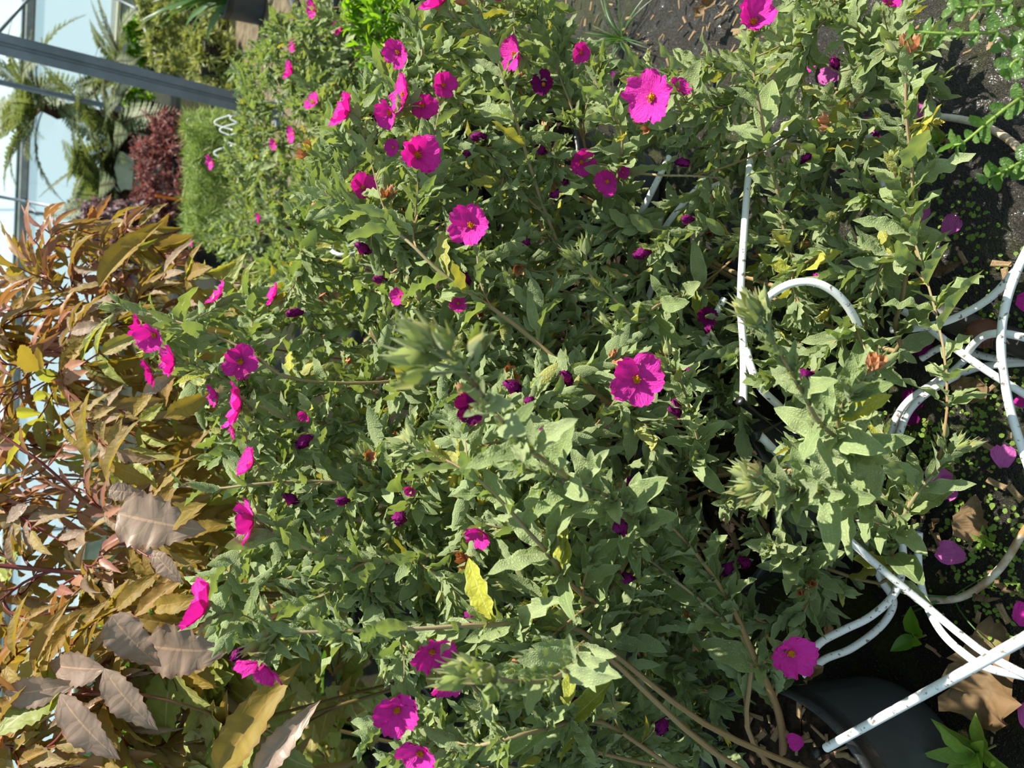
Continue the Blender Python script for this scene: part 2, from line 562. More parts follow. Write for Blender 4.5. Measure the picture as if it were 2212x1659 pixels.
gr = k.mix(wet, (0.45, 0.45, 0.45, 1), (0.32, 0.32, 0.32, 1))
bh = k.math('ADD', k.math('MULTIPLY', n3, 0.6), k.math('MULTIPLY', n4, 0.3))
bb = k.n('Bump', Strength=1.0, Distance=0.010, Height=bh)
_p = k.n('BsdfPrincipled', Base_Color=gc, Roughness=gr)
k.set(_p.inputs['Specular IOR Level'], k.math('SUBTRACT', 0.42, k.math('MULTIPLY', dry, 0.38)))
k.set(_p.inputs['Normal'], bb.outputs[0])
cb = k.n('Bump', Strength=1.0, Distance=0.004, Height=k.noise(_o, 60.0, 4.0, 0.65))
film = k.ramp(k.noise(_o, 42.0, 6.0, 0.72), [(0.53, (0, 0, 0, 1)), (0.58, (1, 1, 1, 1))])
k.set(_p.inputs['Coat Weight'], k.math('MULTIPLY', k.math('MULTIPLY', wet, film), 1.0))
_p.inputs['Coat Roughness'].default_value = 0.05
k.set(_p.inputs['Coat Normal'], cb.outputs[0])
MT['ground'] = k.done(_p.outputs[0])
MT['path'] = plain('pale_gravel_bed', lin(120, 108, 88), 0.95, 0.1, lin(84, 76, 62), 12, 0.8, 90, bdist=0.01)


# ------------------------------------------------------------------ the setting
def ground_mesh():
    b = Buf()
    xs = np.concatenate([[-30, -8, -3], np.arange(-1.2, 2.01, 0.02), [3, 5, 9, 15, 30]])
    ys = np.concatenate([[-10, -2], np.arange(0.0, 3.01, 0.02), [4, 6, 10, 16, 30]])
    X, Y = np.meshgrid(xs, ys, indexing='ij')
    g = np.random.default_rng(3)
    H = np.zeros_like(X)
    for _ in range(26):
        kx, ky = g.normal(0, 28, 2)
        H += 0.0007 * np.sin(kx * X + ky * Y + g.uniform(0, 6.28))
    H = np.clip(H, -0.006, 0.006) - 0.006
    V = np.stack([X, Y, H], 2).reshape(-1, 3)
    Q = grid(len(xs) - 1, len(ys) - 1)
    b.add((V, Q, V[:, :2]))
    return b.mesh('floor', MT['ground'])


obj('floor', ground_mesh(), kind='structure')
# raised dry bed the far plants stand on
wa, wb = atz(60, 5, 1.8), atz(43, 450, 1.8)          # two points of the eaves gutter
wdir = nrm(np.array([wa[0] - wb[0], wa[1] - wb[1], 0]))
wnorm = np.array([wdir[1], -wdir[0], 0])
if wnorm[1] > 0:
    wnorm = -wnorm                                    # towards the camera
w0 = np.array([wa[0], wa[1], 0])


def wallM(s, z=0.0, out=0.0):
    M = np.eye(4)
    M[:3, 0] = wdir
    M[:3, 1] = wnorm
    M[:3, 2] = Z
    M[:3, 3] = w0 + wdir * s + wnorm * out + Z * z
    return M


def wbox(name, s, z, lx, ly, lz, mat, parent=None, out=0.0, kind='structure', bev=0.0):
    return obj(name, tmesh(name, box(lx, ly, lz, bev), mat, False), parent, wallM(s, z, out), kind=kind)


wl = wbox('wall_back', -7.0, 0, 22, 0.12, 0.40, MT['concrete'])
wbox('trim_1', -7.0, 0.40, 22, 0.2, 0.05, MT['cream'])
wbox('trim_2', -7.0, 1.68, 22, 0.22, 0.14, MT['gutter'], out=0.05, bev=0.02)
wbox('trim_3', -7.0, 1.82, 22, 0.10, 0.05, MT['gutterdark'], out=0.05)
for i in range(9):
    s = 3.0 - i * 2.2
    wn = wbox('window_%d' % (i + 1), s, 0.45, 0.05, 0.05, 1.23, MT['steel'])
    pm = np.eye(4)
    pm[0, 3] = -1.1
    obj('glass_pane', tmesh('glass_pane', box(2.14, 0.006, 1.22), MT['glass'], False), wn, pm)
    # roof light above the gutter
    pm2 = np.eye(4)
    pm2[:3, :3] = np.array(Matrix.Rotation(math.radians(-62), 3, 'X'))
    pm2[:3, 3] = (-1.1, 0.05, 1.44)
    obj('roof_pane', tmesh('roof_pane', box(2.14, 0.006, 1.6), MT['glass'], False), wn, pm2)


# steel posts and braces of the greenhouse
def channel_post(p, z1, wdt, dep, ang, label):
    r = root('greenhouse_post', (p[0], p[1], 0), label, 'post')
    c, s = math.cos(ang), math.sin(ang)
    R = np.eye(4)
    R[:2, :2] = [[c, -s], [s, c]]
    prof = np.array([[-1, -.5], [1, -.5], [1, -.28], [.30, -.28], [.30, .12], [-.30, .12], [-.30, -.28], [-1, -.28]]) * [wdt / 2, dep]
    prof = np.array([[-1, -.5], [-.22, -.5], [-.12, -.32], [.12, -.32], [.22, -.5], [1, -.5], [1, .5], [-1, .5]]) * [wdt / 2, dep]
    n = len(prof)
    V = np.vstack([np.c_[prof, np.zeros(n)], np.c_[prof, np.full(n, z1)]])
    Q = np.array([[j, (j + 1) % n, (j + 1) % n + n, j + n] for j in range(n)])
    obj('post_profile', tmesh('post_profile', (V, Q, V[:, :2]), MT['steel'], False), r, R)
    Pm = R.copy()
    obj('base_plate', tmesh('base_plate', box(wdt * 2, wdt * 2, 0.012, 0.003), MT['steel'], False), r, Pm)
    for sx in (-1, 1):
        Bm = R.copy()
        Bm[:3, 3] = R[:3, :3] @ np.array([sx * wdt * 0.75, -wdt * 0.75, 0.012])
        obj('bolt', tmesh('bolt', lathe([[0, 0], [.012, 0], [.012, .012], [0, .014]], 6), MT['steel'], False), r, Bm)
    return r


pp = at(300, 168, 4.0)
channel_post(pp, 3.2, 0.105, 0.06, -0.30, 'wide grey steel post with a groove, rising behind the flowering shrubs')
pp = at(200, 222, 7.2)
channel_post(pp, 3.2, 0.05, 0.05, -0.2, 'narrow grey steel post behind the tree fern fronds')


def rod(name, p, q, r, label, cat='rod'):
    p, q = np.array(p), np.array(q)
    rt = root(name, (p + q) / 2 * [1, 1, 0] + [0, 0, min(p[2], q[2])], label, cat)
    o = np.array(rt.matrix_basis.translation)
    obj('bar', tmesh('bar', tube([p - o, (p + q) / 2 - o, q - o], r, 8), MT['steel']), rt)
    for e in (p, q):
        M = np.eye(4)
        M[:3, 3] = e - o
        obj('clamp', tmesh('clamp', lathe([[0, -r * 2], [r * 2, -r * 2], [r * 2, r * 2], [0, r * 2]], 8), MT['steel'], False), rt, M)
    return rt


rod('brace_rod', at(175, -40, 9.0), at(330, 36, 9.0), 0.016, 'thin grey strut standing upright at the far right of the glazing')
rod('brace_rod', at(275, -30, 8.0), at(345, 140, 8.0), 0.017, 'grey diagonal brace running down into the yellow-green bush')
rod('brace_rod', at(-40, 418, 11.5), at(150, 452, 11.5), 0.025, 'thin upright bar in the glazing beside the bronze shoot tips')
rod('brace_rod', at(-10, 78, 9.0), at(75, -18, 9.0), 0.02, 'grey diagonal brace crossing the gutter at the right end')
rod('brace_rod', at(52, 428, 11.4), at(80, 462, 11.4), 0.014, 'short diagonal stay below the upright glazing bar')

# ------------------------------------------------------------------ shared plant pieces
STEM_Q = 0.0
PETALS = []
for sd_ in range(4):
    g = np.random.default_rng(40 + sd_)
    nu, nv = 7, 8
    t = np.linspace(0, 1, nu + 1)
    hw = 0.5 * np.minimum(1, (0.34 + 1.1 * t ** 0.8)) * np.where(t > 0.72, np.sqrt(np.clip(1 - ((t - 0.72) / 0.36) ** 2, 0, 1)), 1)
    s = np.linspace(-1, 1, nv + 1)
    X = t[:, None] - 0.05 * s[None, :] ** 2 * t[:, None] - 0.05 * np.cos(s[None, :] * 7 + g.uniform(0, 6)) * (t[:, None] > 0.95)
    Y = hw[:, None] * s[None, :]
    Zc = 0.22 * t[:, None] ** 1.5 + 0.10 * np.abs(s)[None, :] * t[:, None]
    for _ in range(5):
        a, b_ = g.normal(0, 7), g.normal(0, 7)
        Zc = Zc + 0.042 * np.sin(a * X + b_ * Y * 2 + g.uniform(0, 6)) * t[:, None]
    V = np.stack([X, Y * 0.92, Zc], 2).reshape(-1, 3)
    UV = np.stack([np.repeat(t[:, None], nv + 1, 1), np.repeat((s[None] + 1) / 2, nu + 1, 0)], 2).reshape(-1, 2)
    PETALS.append((V, grid(nu, nv), UV))
ME_PETAL = [tmesh('petal', p, MT['petal']) for p in PETALS]
ME_PETAL_D = [tmesh('petal_wilted', p, MT['petal_dark']) for p in PETALS]
ME_PETAL_O = [tmesh('petal_fallen', p, MT['petal_old']) for p in PETALS]


def stamen_tm(n=22):
    g = np.random.default_rng(5)
    b = Buf()
    b.add(lathe([[0, 0], [.10, .01], [.12, .06], [.06, .12], [0, .13]], 8))
    for i in range(n):
        a = g.uniform(0, 6.28)
        th = g.uniform(0.1, 0.95)
        d = np.array([math.cos(a) * math.sin(th), math.sin(a) * math.sin(th), math.cos(th)])
        L = g.uniform(.14, .2)
        b.add(tube([d * 0.03, d * L], [.008, .008], 3, False))
        o = np.eye(4)
        o[:3, :3] *= 0.026
        o[:3, 3] = d * L
        b.add(lathe([[0, -1], [.9, -.4], [.9, .4], [0, 1]], 5), o)
    return b


ME_STAMEN = stamen_tm().mesh('stamens', MT['stamen'])
SEPAL = leaf_tm(3, 0.62, 5, 4, 'ovate', 0.02, 0.3, -0.1)


def calyx_mesh(mat, open_=0.9, tip=1.0, name='calyx'):
    b = Buf()
    for i in range(5):
        a = i * 1.2566
        th = open_ + 0.1 * math.sin(i * 3.1)
        r = np.array([math.cos(a), math.sin(a), 0])
        d = r * math.sin(th) + Z * math.cos(th)
        n = -r * math.cos(th) + Z * math.sin(th)
        b.add(SEPAL, frame(r * 0.03 - Z * 0.10, d, n, 0.42 * tip))
    b.add(tube([[0, 0, -0.22], [0, 0, -0.08]], [.03, .05], 6))
    return b.mesh(name, mat)


ME_CALYX = calyx_mesh(MT['bud'], 1.45)


def bud_mesh(mat, name, slim=1.0, tails=True, openn=0.0):
    b = Buf()
    prof = [[0, 0], [.16, .04], [.30, .22], [.33, .42], [.25, .66], [.11, .88], [.03, 1.05], [0, 1.1]]
    V, Q, UV = lathe(prof, 10)
    a = np.arctan2(V[:, 1], V[:, 0])
    V = V * np.c_[(1 + .08 * np.cos(5 * a)) * slim, (1 + .08 * np.cos(5 * a)) * slim, np.ones(len(V))]
    b.add((V, Q, UV))
    b.add(tube([[0, 0, -1.0], [0, 0, .05]], [.05, .07], 5))
    for i in range(3):
        aa = i * 2.09
        r = np.array([math.cos(aa), math.sin(aa), 0])
        th = 0.22 + openn
        b.add(SEPAL, frame(r * .20, r * math.sin(th) + Z * math.cos(th), -r * math.cos(th) + Z * math.sin(th), 1.15, .72, 1.0))
    if tails:
        for i in range(2):
            aa = i * 3.1 + .4
            r = np.array([math.cos(aa), math.sin(aa), 0])
            b.add(tube([r * .1 + Z * .8, r * .14 + Z * 1.15, r * .2 + Z * 1.4], [.05, .03, .004], 4, False))
    return b.mesh(name, mat)


ME_BUD = [bud_mesh(MT['bud'], 'bud'), bud_mesh(MT['bud'], 'bud', 0.8), bud_mesh(MT['bud_y'], 'bud_yellow', 0.9)]
ME_SPENT = [calyx_mesh(MT['calyx'], 0.55, 1.5, 'spent_calyx'), calyx_mesh(MT['calyx'], 0.3, 1.4, 'spent_calyx')]


def wilt_mesh():
    g = np.random.default_rng(11)
    V, Q, UV = lathe([[0, 0], [.2, .1], [.34, .35], [.40, .6], [.30, .85], [.12, 1.0], [0, .9]], 12)
    V = V * [.8, 1.0, 1.15] + g.normal(0, .10, V.shape)
    b = Buf().add((V, Q, UV))
    return b.mesh('wilted_bloom', MT['petal_dark'])


ME_WILT = wilt_mesh()

# cistus leaf shapes: (template, low template, material)
CL, CLm, CLlow = [], [], []
for i in range(10):
    p = dict(wid=[.36, .40, .32, .44, .36, .34, .48, .38, .36, .42][i], wave=[.10, .16, .12, .12, .2, .15, .08, .18, .12, .1][i],
             fold=[.5, .35, .7, .3, .5, .2, .3, .6, .4, .3][i], curl=[.12, .22, .05, .3, .15, .35, .2, .1, -.05, .25][i], twist=[0, .5, -.4, .2, -.6, .3, 0, .4, -.2, .6][i])
    y = i >= 8
    CL.append(leaf_tm(100 + i, nl=14, nw=4, **p))
    CLlow.append(leaf_tm(100 + i, nl=8, nw=2, **p))
    CLm.append(tmesh('leaf', CL[-1], MT['cistus_y'] if y else MT['cistus']))
DEAD = leaf_tm(31, .4, 7, 4, 'oblong', .25, .9, .5, twist=1.2)


def grow(base, tips, g, stems, spread=0.05, r0=0.0045, rtip=0.0012, reuse=0.8, upb=0.45, n=11, mains=None):
    """connect tips to the base by curved stems that branch off one another; returns list of (path, radii)"""
    Qp, Qt, Qr = [], [], []

    def add(path, rad):
        T = np.gradient(path, axis=0)
        T /= np.linalg.norm(T, axis=1)[:, None] + 1e-9
        m = len(path)
        for i in range(int(m * .2), int(m * .85)):
            Qp.append(path[i])
            Qt.append(T[i])
            Qr.append(rad[i])
    for s in stems:
        add(*s)
    out = []
    tips = sorted(tips, key=lambda t: -np.linalg.norm(t - base))
    for tip in tips:
        d0 = np.linalg.norm(tip - base)
        hit = None
        if Qp:
            q = np.array(Qp)
            v = tip - q
            dist = np.linalg.norm(v, axis=1)
            cs = (v * np.array(Qt)).sum(1) / (dist + 1e-9)
            cost = dist * (1 + 1.3 * np.clip(.75 - cs, 0, 2)) + (dist < .05) * 1
            i = int(np.argmin(cost))
            if cost[i] < reuse * d0:
                hit = i
        if hit is not None:
            b = np.array(Qp[hit])
            vv = nrm(tip - b)
            db = nrm(Qt[hit] + .7 * vv)
            rb = max(rtip * 1.3, Qr[hit] * .7)
        else:
            b = base + np.append(g.normal(0, spread, 2), 0)
            vv = nrm(tip - b)
            db = nrm(vv * .5 + Z * .9)
            rb = r0 * g.uniform(.7, 1.1)
        dt = nrm(vv * .8 + Z * upb + g.normal(0, .22, 3))
        path = bez(b, tip, db, dt, n)
        rad = np.linspace(rb, rtip, n)
        add(path, rad)
        out.append((path, rad))
    return out


class Plant:
    """collects stems, leaves, flowers of one shrub, then builds them"""

    def __init__(s, name, loc, label, cat, group=None):
        s.loc = np.array([loc[0], loc[1], 0.0])
        s.root = root(name, s.loc, label, cat, group)
        s.leaves = []
        s.stemobj = []

    def L(s, M):
        M = M.copy()
        M[:3, 3] -= s.loc
        return M

    def stem(s, path, rad, mat, k=6, name='stem'):
        V, Q, UV = tube(path - s.loc, rad, k)
        o = obj(name, tmesh(name, (V, Q, UV), mat), s.root)
        s.stemobj.append(o)
        return o

    def leaf(s, ti, M, par):
        s.leaves.append((ti, M, par))

    def part(s, name, me, M, label=None, parent=None):
        return obj(name, me, parent or s.root, s.L(M), label)

    def finish(s, meshes, lows, matidx, mats, limit=300, minpx=13.0, name='leaf'):
        if not s.leaves:
            return
        sc = []
        for (ti, M, par) in s.leaves:
            L = np.linalg.norm(M[:3, 0])
            x, y, d = proj(M[:3, 3] + M[:3, 0] * .5)
            ok = (-40 < x < 2252) and (-40 < y < 1699) and d > .1
            sc.append(F * L / d if ok else 0)
        order = np.argsort(-np.array(sc))
        b = Buf()
        for r, i in enumerate(order):
            ti, M, par = s.leaves[i]
            if r < limit and sc[i] >= minpx:
                obj(name, meshes[ti], par or s.root, s.L(M))
            else:
                b.add(lows[ti], M, matidx[ti])
        if b.n:
            obj(name, b.mesh(name + '_mass', mats, off=s.loc), s.root, kind='stuff')


CM = [0] * 8 + [1] * 2
CMATS = [MT['cistus'], MT['cistus_y']]


def cistus_leaves(P, path, par, g, size=1.0, maxx=0.45, dens=1.0, yellow=0.03, tuft=0.55, dark=0.0):
    seg = np.linalg.norm(np.diff(path, axis=0), axis=1)
    cum = np.concatenate([[0], np.cumsum(seg)])
    tot = cum[-1]
    x = 0.003
    phi = g.uniform(0, 3.14)

    def where(x):
        q = tot - x
        p = np.array([np.interp(q, cum, path[:, c]) for c in range(3)])
        e = min(tot, q + .01)
        p2 = np.array([np.interp(e, cum, path[:, c]) for c in range(3)])
        p0 = np.array([np.interp(max(0, q - .01), cum, path[:, c]) for c in range(3)])
        return p, nrm(p2 - p0)
    while x < min(tot * .93, maxx):
        p, T = where(x)
        a, b = perp(T)
        L0 = size * np.interp(x, [0, .03, .08, .16, .3], [.030, .044, .059, .072, .074])
        keep = dens * np.interp(x, [0, .2, .45], [1, .95, .45])
        for sgn in (1, -1):
            if g.random() > keep:
                continue
            r = sgn * (math.cos(phi) * a + math.sin(phi) * b)
            th = np.interp(x, [0, .04, .12, .3], [.28, .52, .82, 1.05]) + g.normal(0, .12)
            d = math.cos(th) * T + math.sin(th) * r
            n = -r * math.cos(th) + T * math.sin(th)
            d = nrm(d + Z * g.normal(-.02, .10) + g.normal(0, .06, 3))
            n = nrm(n + Z * .4 + g.normal(0, .16, 3))
            L = L0 * g.uniform(.72, 1.22)
            ti = int(g.integers(0, 8)) if g.random() > yellow * (1 + 5 * (x > .2)) else int(g.integers(8, 10))
            P.leaf(ti, frame(p, d, n, L), par)
            if x > .03 and g.random() < tuft:
                q = p + nrm(d + T * .8) * .008
                for j in range(int(g.integers(2, 5))):
                    rr = nrm(math.cos(phi + j * 1.6) * a + math.sin(phi + j * 1.6) * b + r * .5)
                    dd = nrm(T * .9 + rr * g.uniform(.3, .9))
                    P.leaf(int(g.integers(0, 8)), frame(q, dd, nrm(T * .4 - rr * .6 + Z * .4), L * g.uniform(.34, .58)), par)
        phi += math.pi / 2 + g.normal(0, .15)
        x += np.interp(x, [0, .02, .1, .3], [.008, .014, .026, .036]) * g.uniform(.8, 1.25)


def flower(P, p, facing, size, g, par=None, dark=False):
    """open five-petalled bloom"""
    f = nrm(facing)
    a, b = perp(f)
    roll = g.uniform(0, 6.28)
    M = np.eye(4)
    M[:3, 0] = math.cos(roll) * a + math.sin(roll) * b
    M[:3, 1] = cross3(f, M[:3, 0])
    M[:3, 2] = f
    M[:3, :3] *= size * .5
    M[:3, 3] = p
    fl = P.part('flower', ME_CALYX, M, 'dark magenta bloom' if dark else 'magenta bloom with yellow centre')
    cup = g.uniform(.0, .4)
    for i in range(5):
        an = i * 1.2566 + g.normal(0, .08)
        r = np.array([math.cos(an), math.sin(an), 0])
        c = cup + g.normal(0, .10)
        d = r * math.cos(c) + Z * math.sin(c)
        n = -r * math.sin(c) + Z * math.cos(c)
        sc_ = g.uniform(.92, 1.12)
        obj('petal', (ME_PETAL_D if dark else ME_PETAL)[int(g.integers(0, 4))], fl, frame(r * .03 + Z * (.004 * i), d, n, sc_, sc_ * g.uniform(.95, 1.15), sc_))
    obj('stamens', ME_STAMEN, fl, np.diag([1.25, 1.25, 1.25, 1]))
    return fl


def buds(P, p, d, g, n=4, size=.013, spent=False, yellow=False):
    a, b = perp(d)
    for i in range(n):
        an = g.uniform(0, 6.28)
        th = g.uniform(.15, 1.0) if n > 1 else 0.1
        dd = nrm(d * math.cos(th) + (a * math.cos(an) + b * math.sin(an)) * math.sin(th))
        M = frame(p + dd * g.uniform(.5, 1.3) * size, nrm(cross3(dd, [.3, .5, .7])), dd, size * g.uniform(.8, 1.25))
        if spent and g.random() < .6:
            P.part('spent_calyx', ME_SPENT[int(g.integers(0, 2))], M * np.array([[1.7] * 3 + [1]] * 3 + [[1, 1, 1, 1]]), 'dry brown calyx of a spent bloom')
        else:
            P.part('bud', ME_BUD[2 if (yellow and g.random() < .6) else int(g.integers(0, 2))], M)

# ------------------------------------------------------------------ rockroses in pots
POT_PROF = [[0, .006], [.108, .006], [.116, 0], [.120, .004], [.122, .02], [.139, .200], [.142, .206], [.146, .212], [.147, .236], [.150, .240], [.151, .252],
            [.147, .256], [.143, .252], [.141, .24], [.136, .20], [.134, .19]]
ME_POT = tmesh('pot', lathe(POT_PROF[:8], 48), MT['pot'])
ME_RIM = tmesh('pot_rim', lathe(POT_PROF[7:], 48), MT['rim'])


def soil_tm(r, z, seed):
    g = np.random.default_rng(seed)
    V, Q, UV = lathe([[0.0001, z + .01], [r * .3, z + .008], [r * .6, z + .003], [r * .85, z], [r, z - .006]], 40)
    V[:, 2] += g.normal(0, .003, len(V))
    return V, Q, UV


ME_SOIL = tmesh('soil', soil_tm(.1405, .224, 1), MT['soil'])
CHIPS = []
for i in range(4):
    g = np.random.default_rng(60 + i)
    V, Q, UV = box(1, g.uniform(.22, .4), g.uniform(.10, .2), .05)
    V = V + g.normal(0, .03, V.shape)
    CHIPS.append(tmesh('wood_chip', (V, Q, UV), MT['chip'], False))


def pot(P, scale=1.0, chips=0, g=None):
    M = np.eye(4)
    M[:3, :3] *= scale
    M[:3, 3] = P.loc
    po = P.part('pot', ME_POT, M, 'black plastic nursery pot')
    obj('pot_rim', ME_RIM, po)
    so = obj('soil', ME_SOIL, P.root, np.diag([scale, scale, scale, 1.0]), 'dark potting soil with bark chips')
    for i in range(chips):
        a, rr = g.uniform(0, 6.28), .132 * math.sqrt(g.random())
        C_ = frame([rr * math.cos(a), rr * math.sin(a), .226 + g.uniform(0, .008)], [math.cos(a * 7), math.sin(a * 7), g.normal(0, .15)], [g.normal(0, .3), g.normal(0, .3), 1],
                   g.uniform(.010, .026))
        obj('wood_chip', CHIPS[int(g.integers(0, 4))], so, C_)


def inpoly(x, y, poly):
    c = False
    n = len(poly)
    for i in range(n):
        x1, y1 = poly[i]
        x2, y2 = poly[(i + 1) % n]
        if (y1 > y) != (y2 > y) and x < (x2 - x1) * (y - y1) / (y2 - y1) + x1:
            c = not c
    return c


def poisson(poly, spacing, g, holes=(), cap=2000):
    """scattered points inside a polygon, kept apart by a spacing"""
    def inside(X, Y, pl):
        c = np.zeros(len(X), bool)
        for i in range(len(pl)):
            (x1, y1), (x2, y2) = pl[i], pl[(i + 1) % len(pl)]
            if y1 != y2:
                c ^= ((y1 > Y) != (y2 > Y)) & (X < (x2 - x1) * (Y - y1) / (y2 - y1) + x1)
        return c
    xs = [p[0] for p in poly]
    ys = [p[1] for p in poly]
    X = g.uniform(min(xs), max(xs), cap * 12)
    Y = g.uniform(min(ys), max(ys), cap * 12)
    ok = inside(X, Y, poly)
    for h in holes:
        ok &= ~inside(X, Y, h)
    A = np.zeros((cap * 12, 2))
    n = 0
    for x, y in zip(X[ok], Y[ok]):
        sp = spacing(x, y) if callable(spacing) else spacing
        if n and ((A[:n, 0] - x) ** 2 + (A[:n, 1] - y) ** 2).min() < sp * sp:
            continue
        A[n] = (x, y)
        n += 1
    return [(float(a), float(b)) for a, b in A[:n]]


def idw(ctrl):
    A = np.array(ctrl, float)

    def f(x, y):
        d2 = (A[:, 0] - x) ** 2 + (A[:, 1] - y) ** 2 + 900
        w_ = 1 / d2 ** 1.5
        return float((w_ * A[:, 2]).sum() / w_.sum())
    return f


DEPTH = idw([(445, 1318, .78), (567, 1432, .78), (548, 1122, .92), (858, 1533, .82), (935, 1407, .82), (910, 1622, .82), (1150, 1480, .66), (1300, 1150, .74),
             (1300, 1550, .98), (1600, 1250, .98), (1707, 1410, .92), (1000, 1200, .82), (760, 1150, .9), (1100, 950, .74), (1375, 820, .9), (1250, 650, 1.0),
             (1018, 487, 1.02), (900, 335, .97), (753, 247, 1.02), (783, 405, 1.06), (640, 450, 1.1), (520, 877, .97), (377, 780, 1.0), (475, 640, 1.15),
             (700, 640, 1.18), (600, 700, 1.15), (850, 700, 1.02), (1410, 210, .93), (1113, 118, 1.12), (955, 10, 1.05), (1625, 50, .95), (1950, 150, .90),
             (1950, 400, .86), (1800, 600, .92), (1950, 650, .93), (1750, 1000, .74), (1870, 820, .82), (1980, 1050, .9), (1750, 1250, .95), (1600, 400, 1.05),
             (1550, 1000, .95), (1450, 1000, .88), (1300, 300, 1.15), (1200, 500, 1.08), (1500, 650, 1.1), (1650, 1600, 1.02), (1450, 1400, 1.02), (1050, 1620, .85)])

POTS = {'A': (-.545, .59), 'B': (-.17, .775), 'C': (.13, 1.06), 'D': (.44, 1.27), 'E': (.80, 1.66)}
LBL = {'A': 'pink-flowered rockrose in the black pot at the foot of the long straight tube',
       'B': 'pink-flowered rockrose whose pot sits amid the tangle of white tubes',
       'C': 'dense pink-flowered rockrose between the tangled tubes and the half-hidden pot',
       'D': 'pink-flowered rockrose sprawling over the wet ground from a half-hidden pot',
       'E': 'pink-flowered rockrose beside the bright green pointed-leaf shrub'}
G = np.random.default_rng(21)
PL = {}
for kx, lc in POTS.items():
    PL[kx] = Plant('rockrose', lc, LBL[kx], 'shrub', 'potted rockroses in the near row')
    pot(PL[kx], 1.0, {'A': 70, 'B': 55}.get(kx, 0), G)
STEMS = {kx: [] for kx in POTS}


def near_pot(p):
    best = min(POTS, key=lambda q: math.hypot(POTS[q][0] - p[0], (POTS[q][1] - p[1]) * .9))
    return best


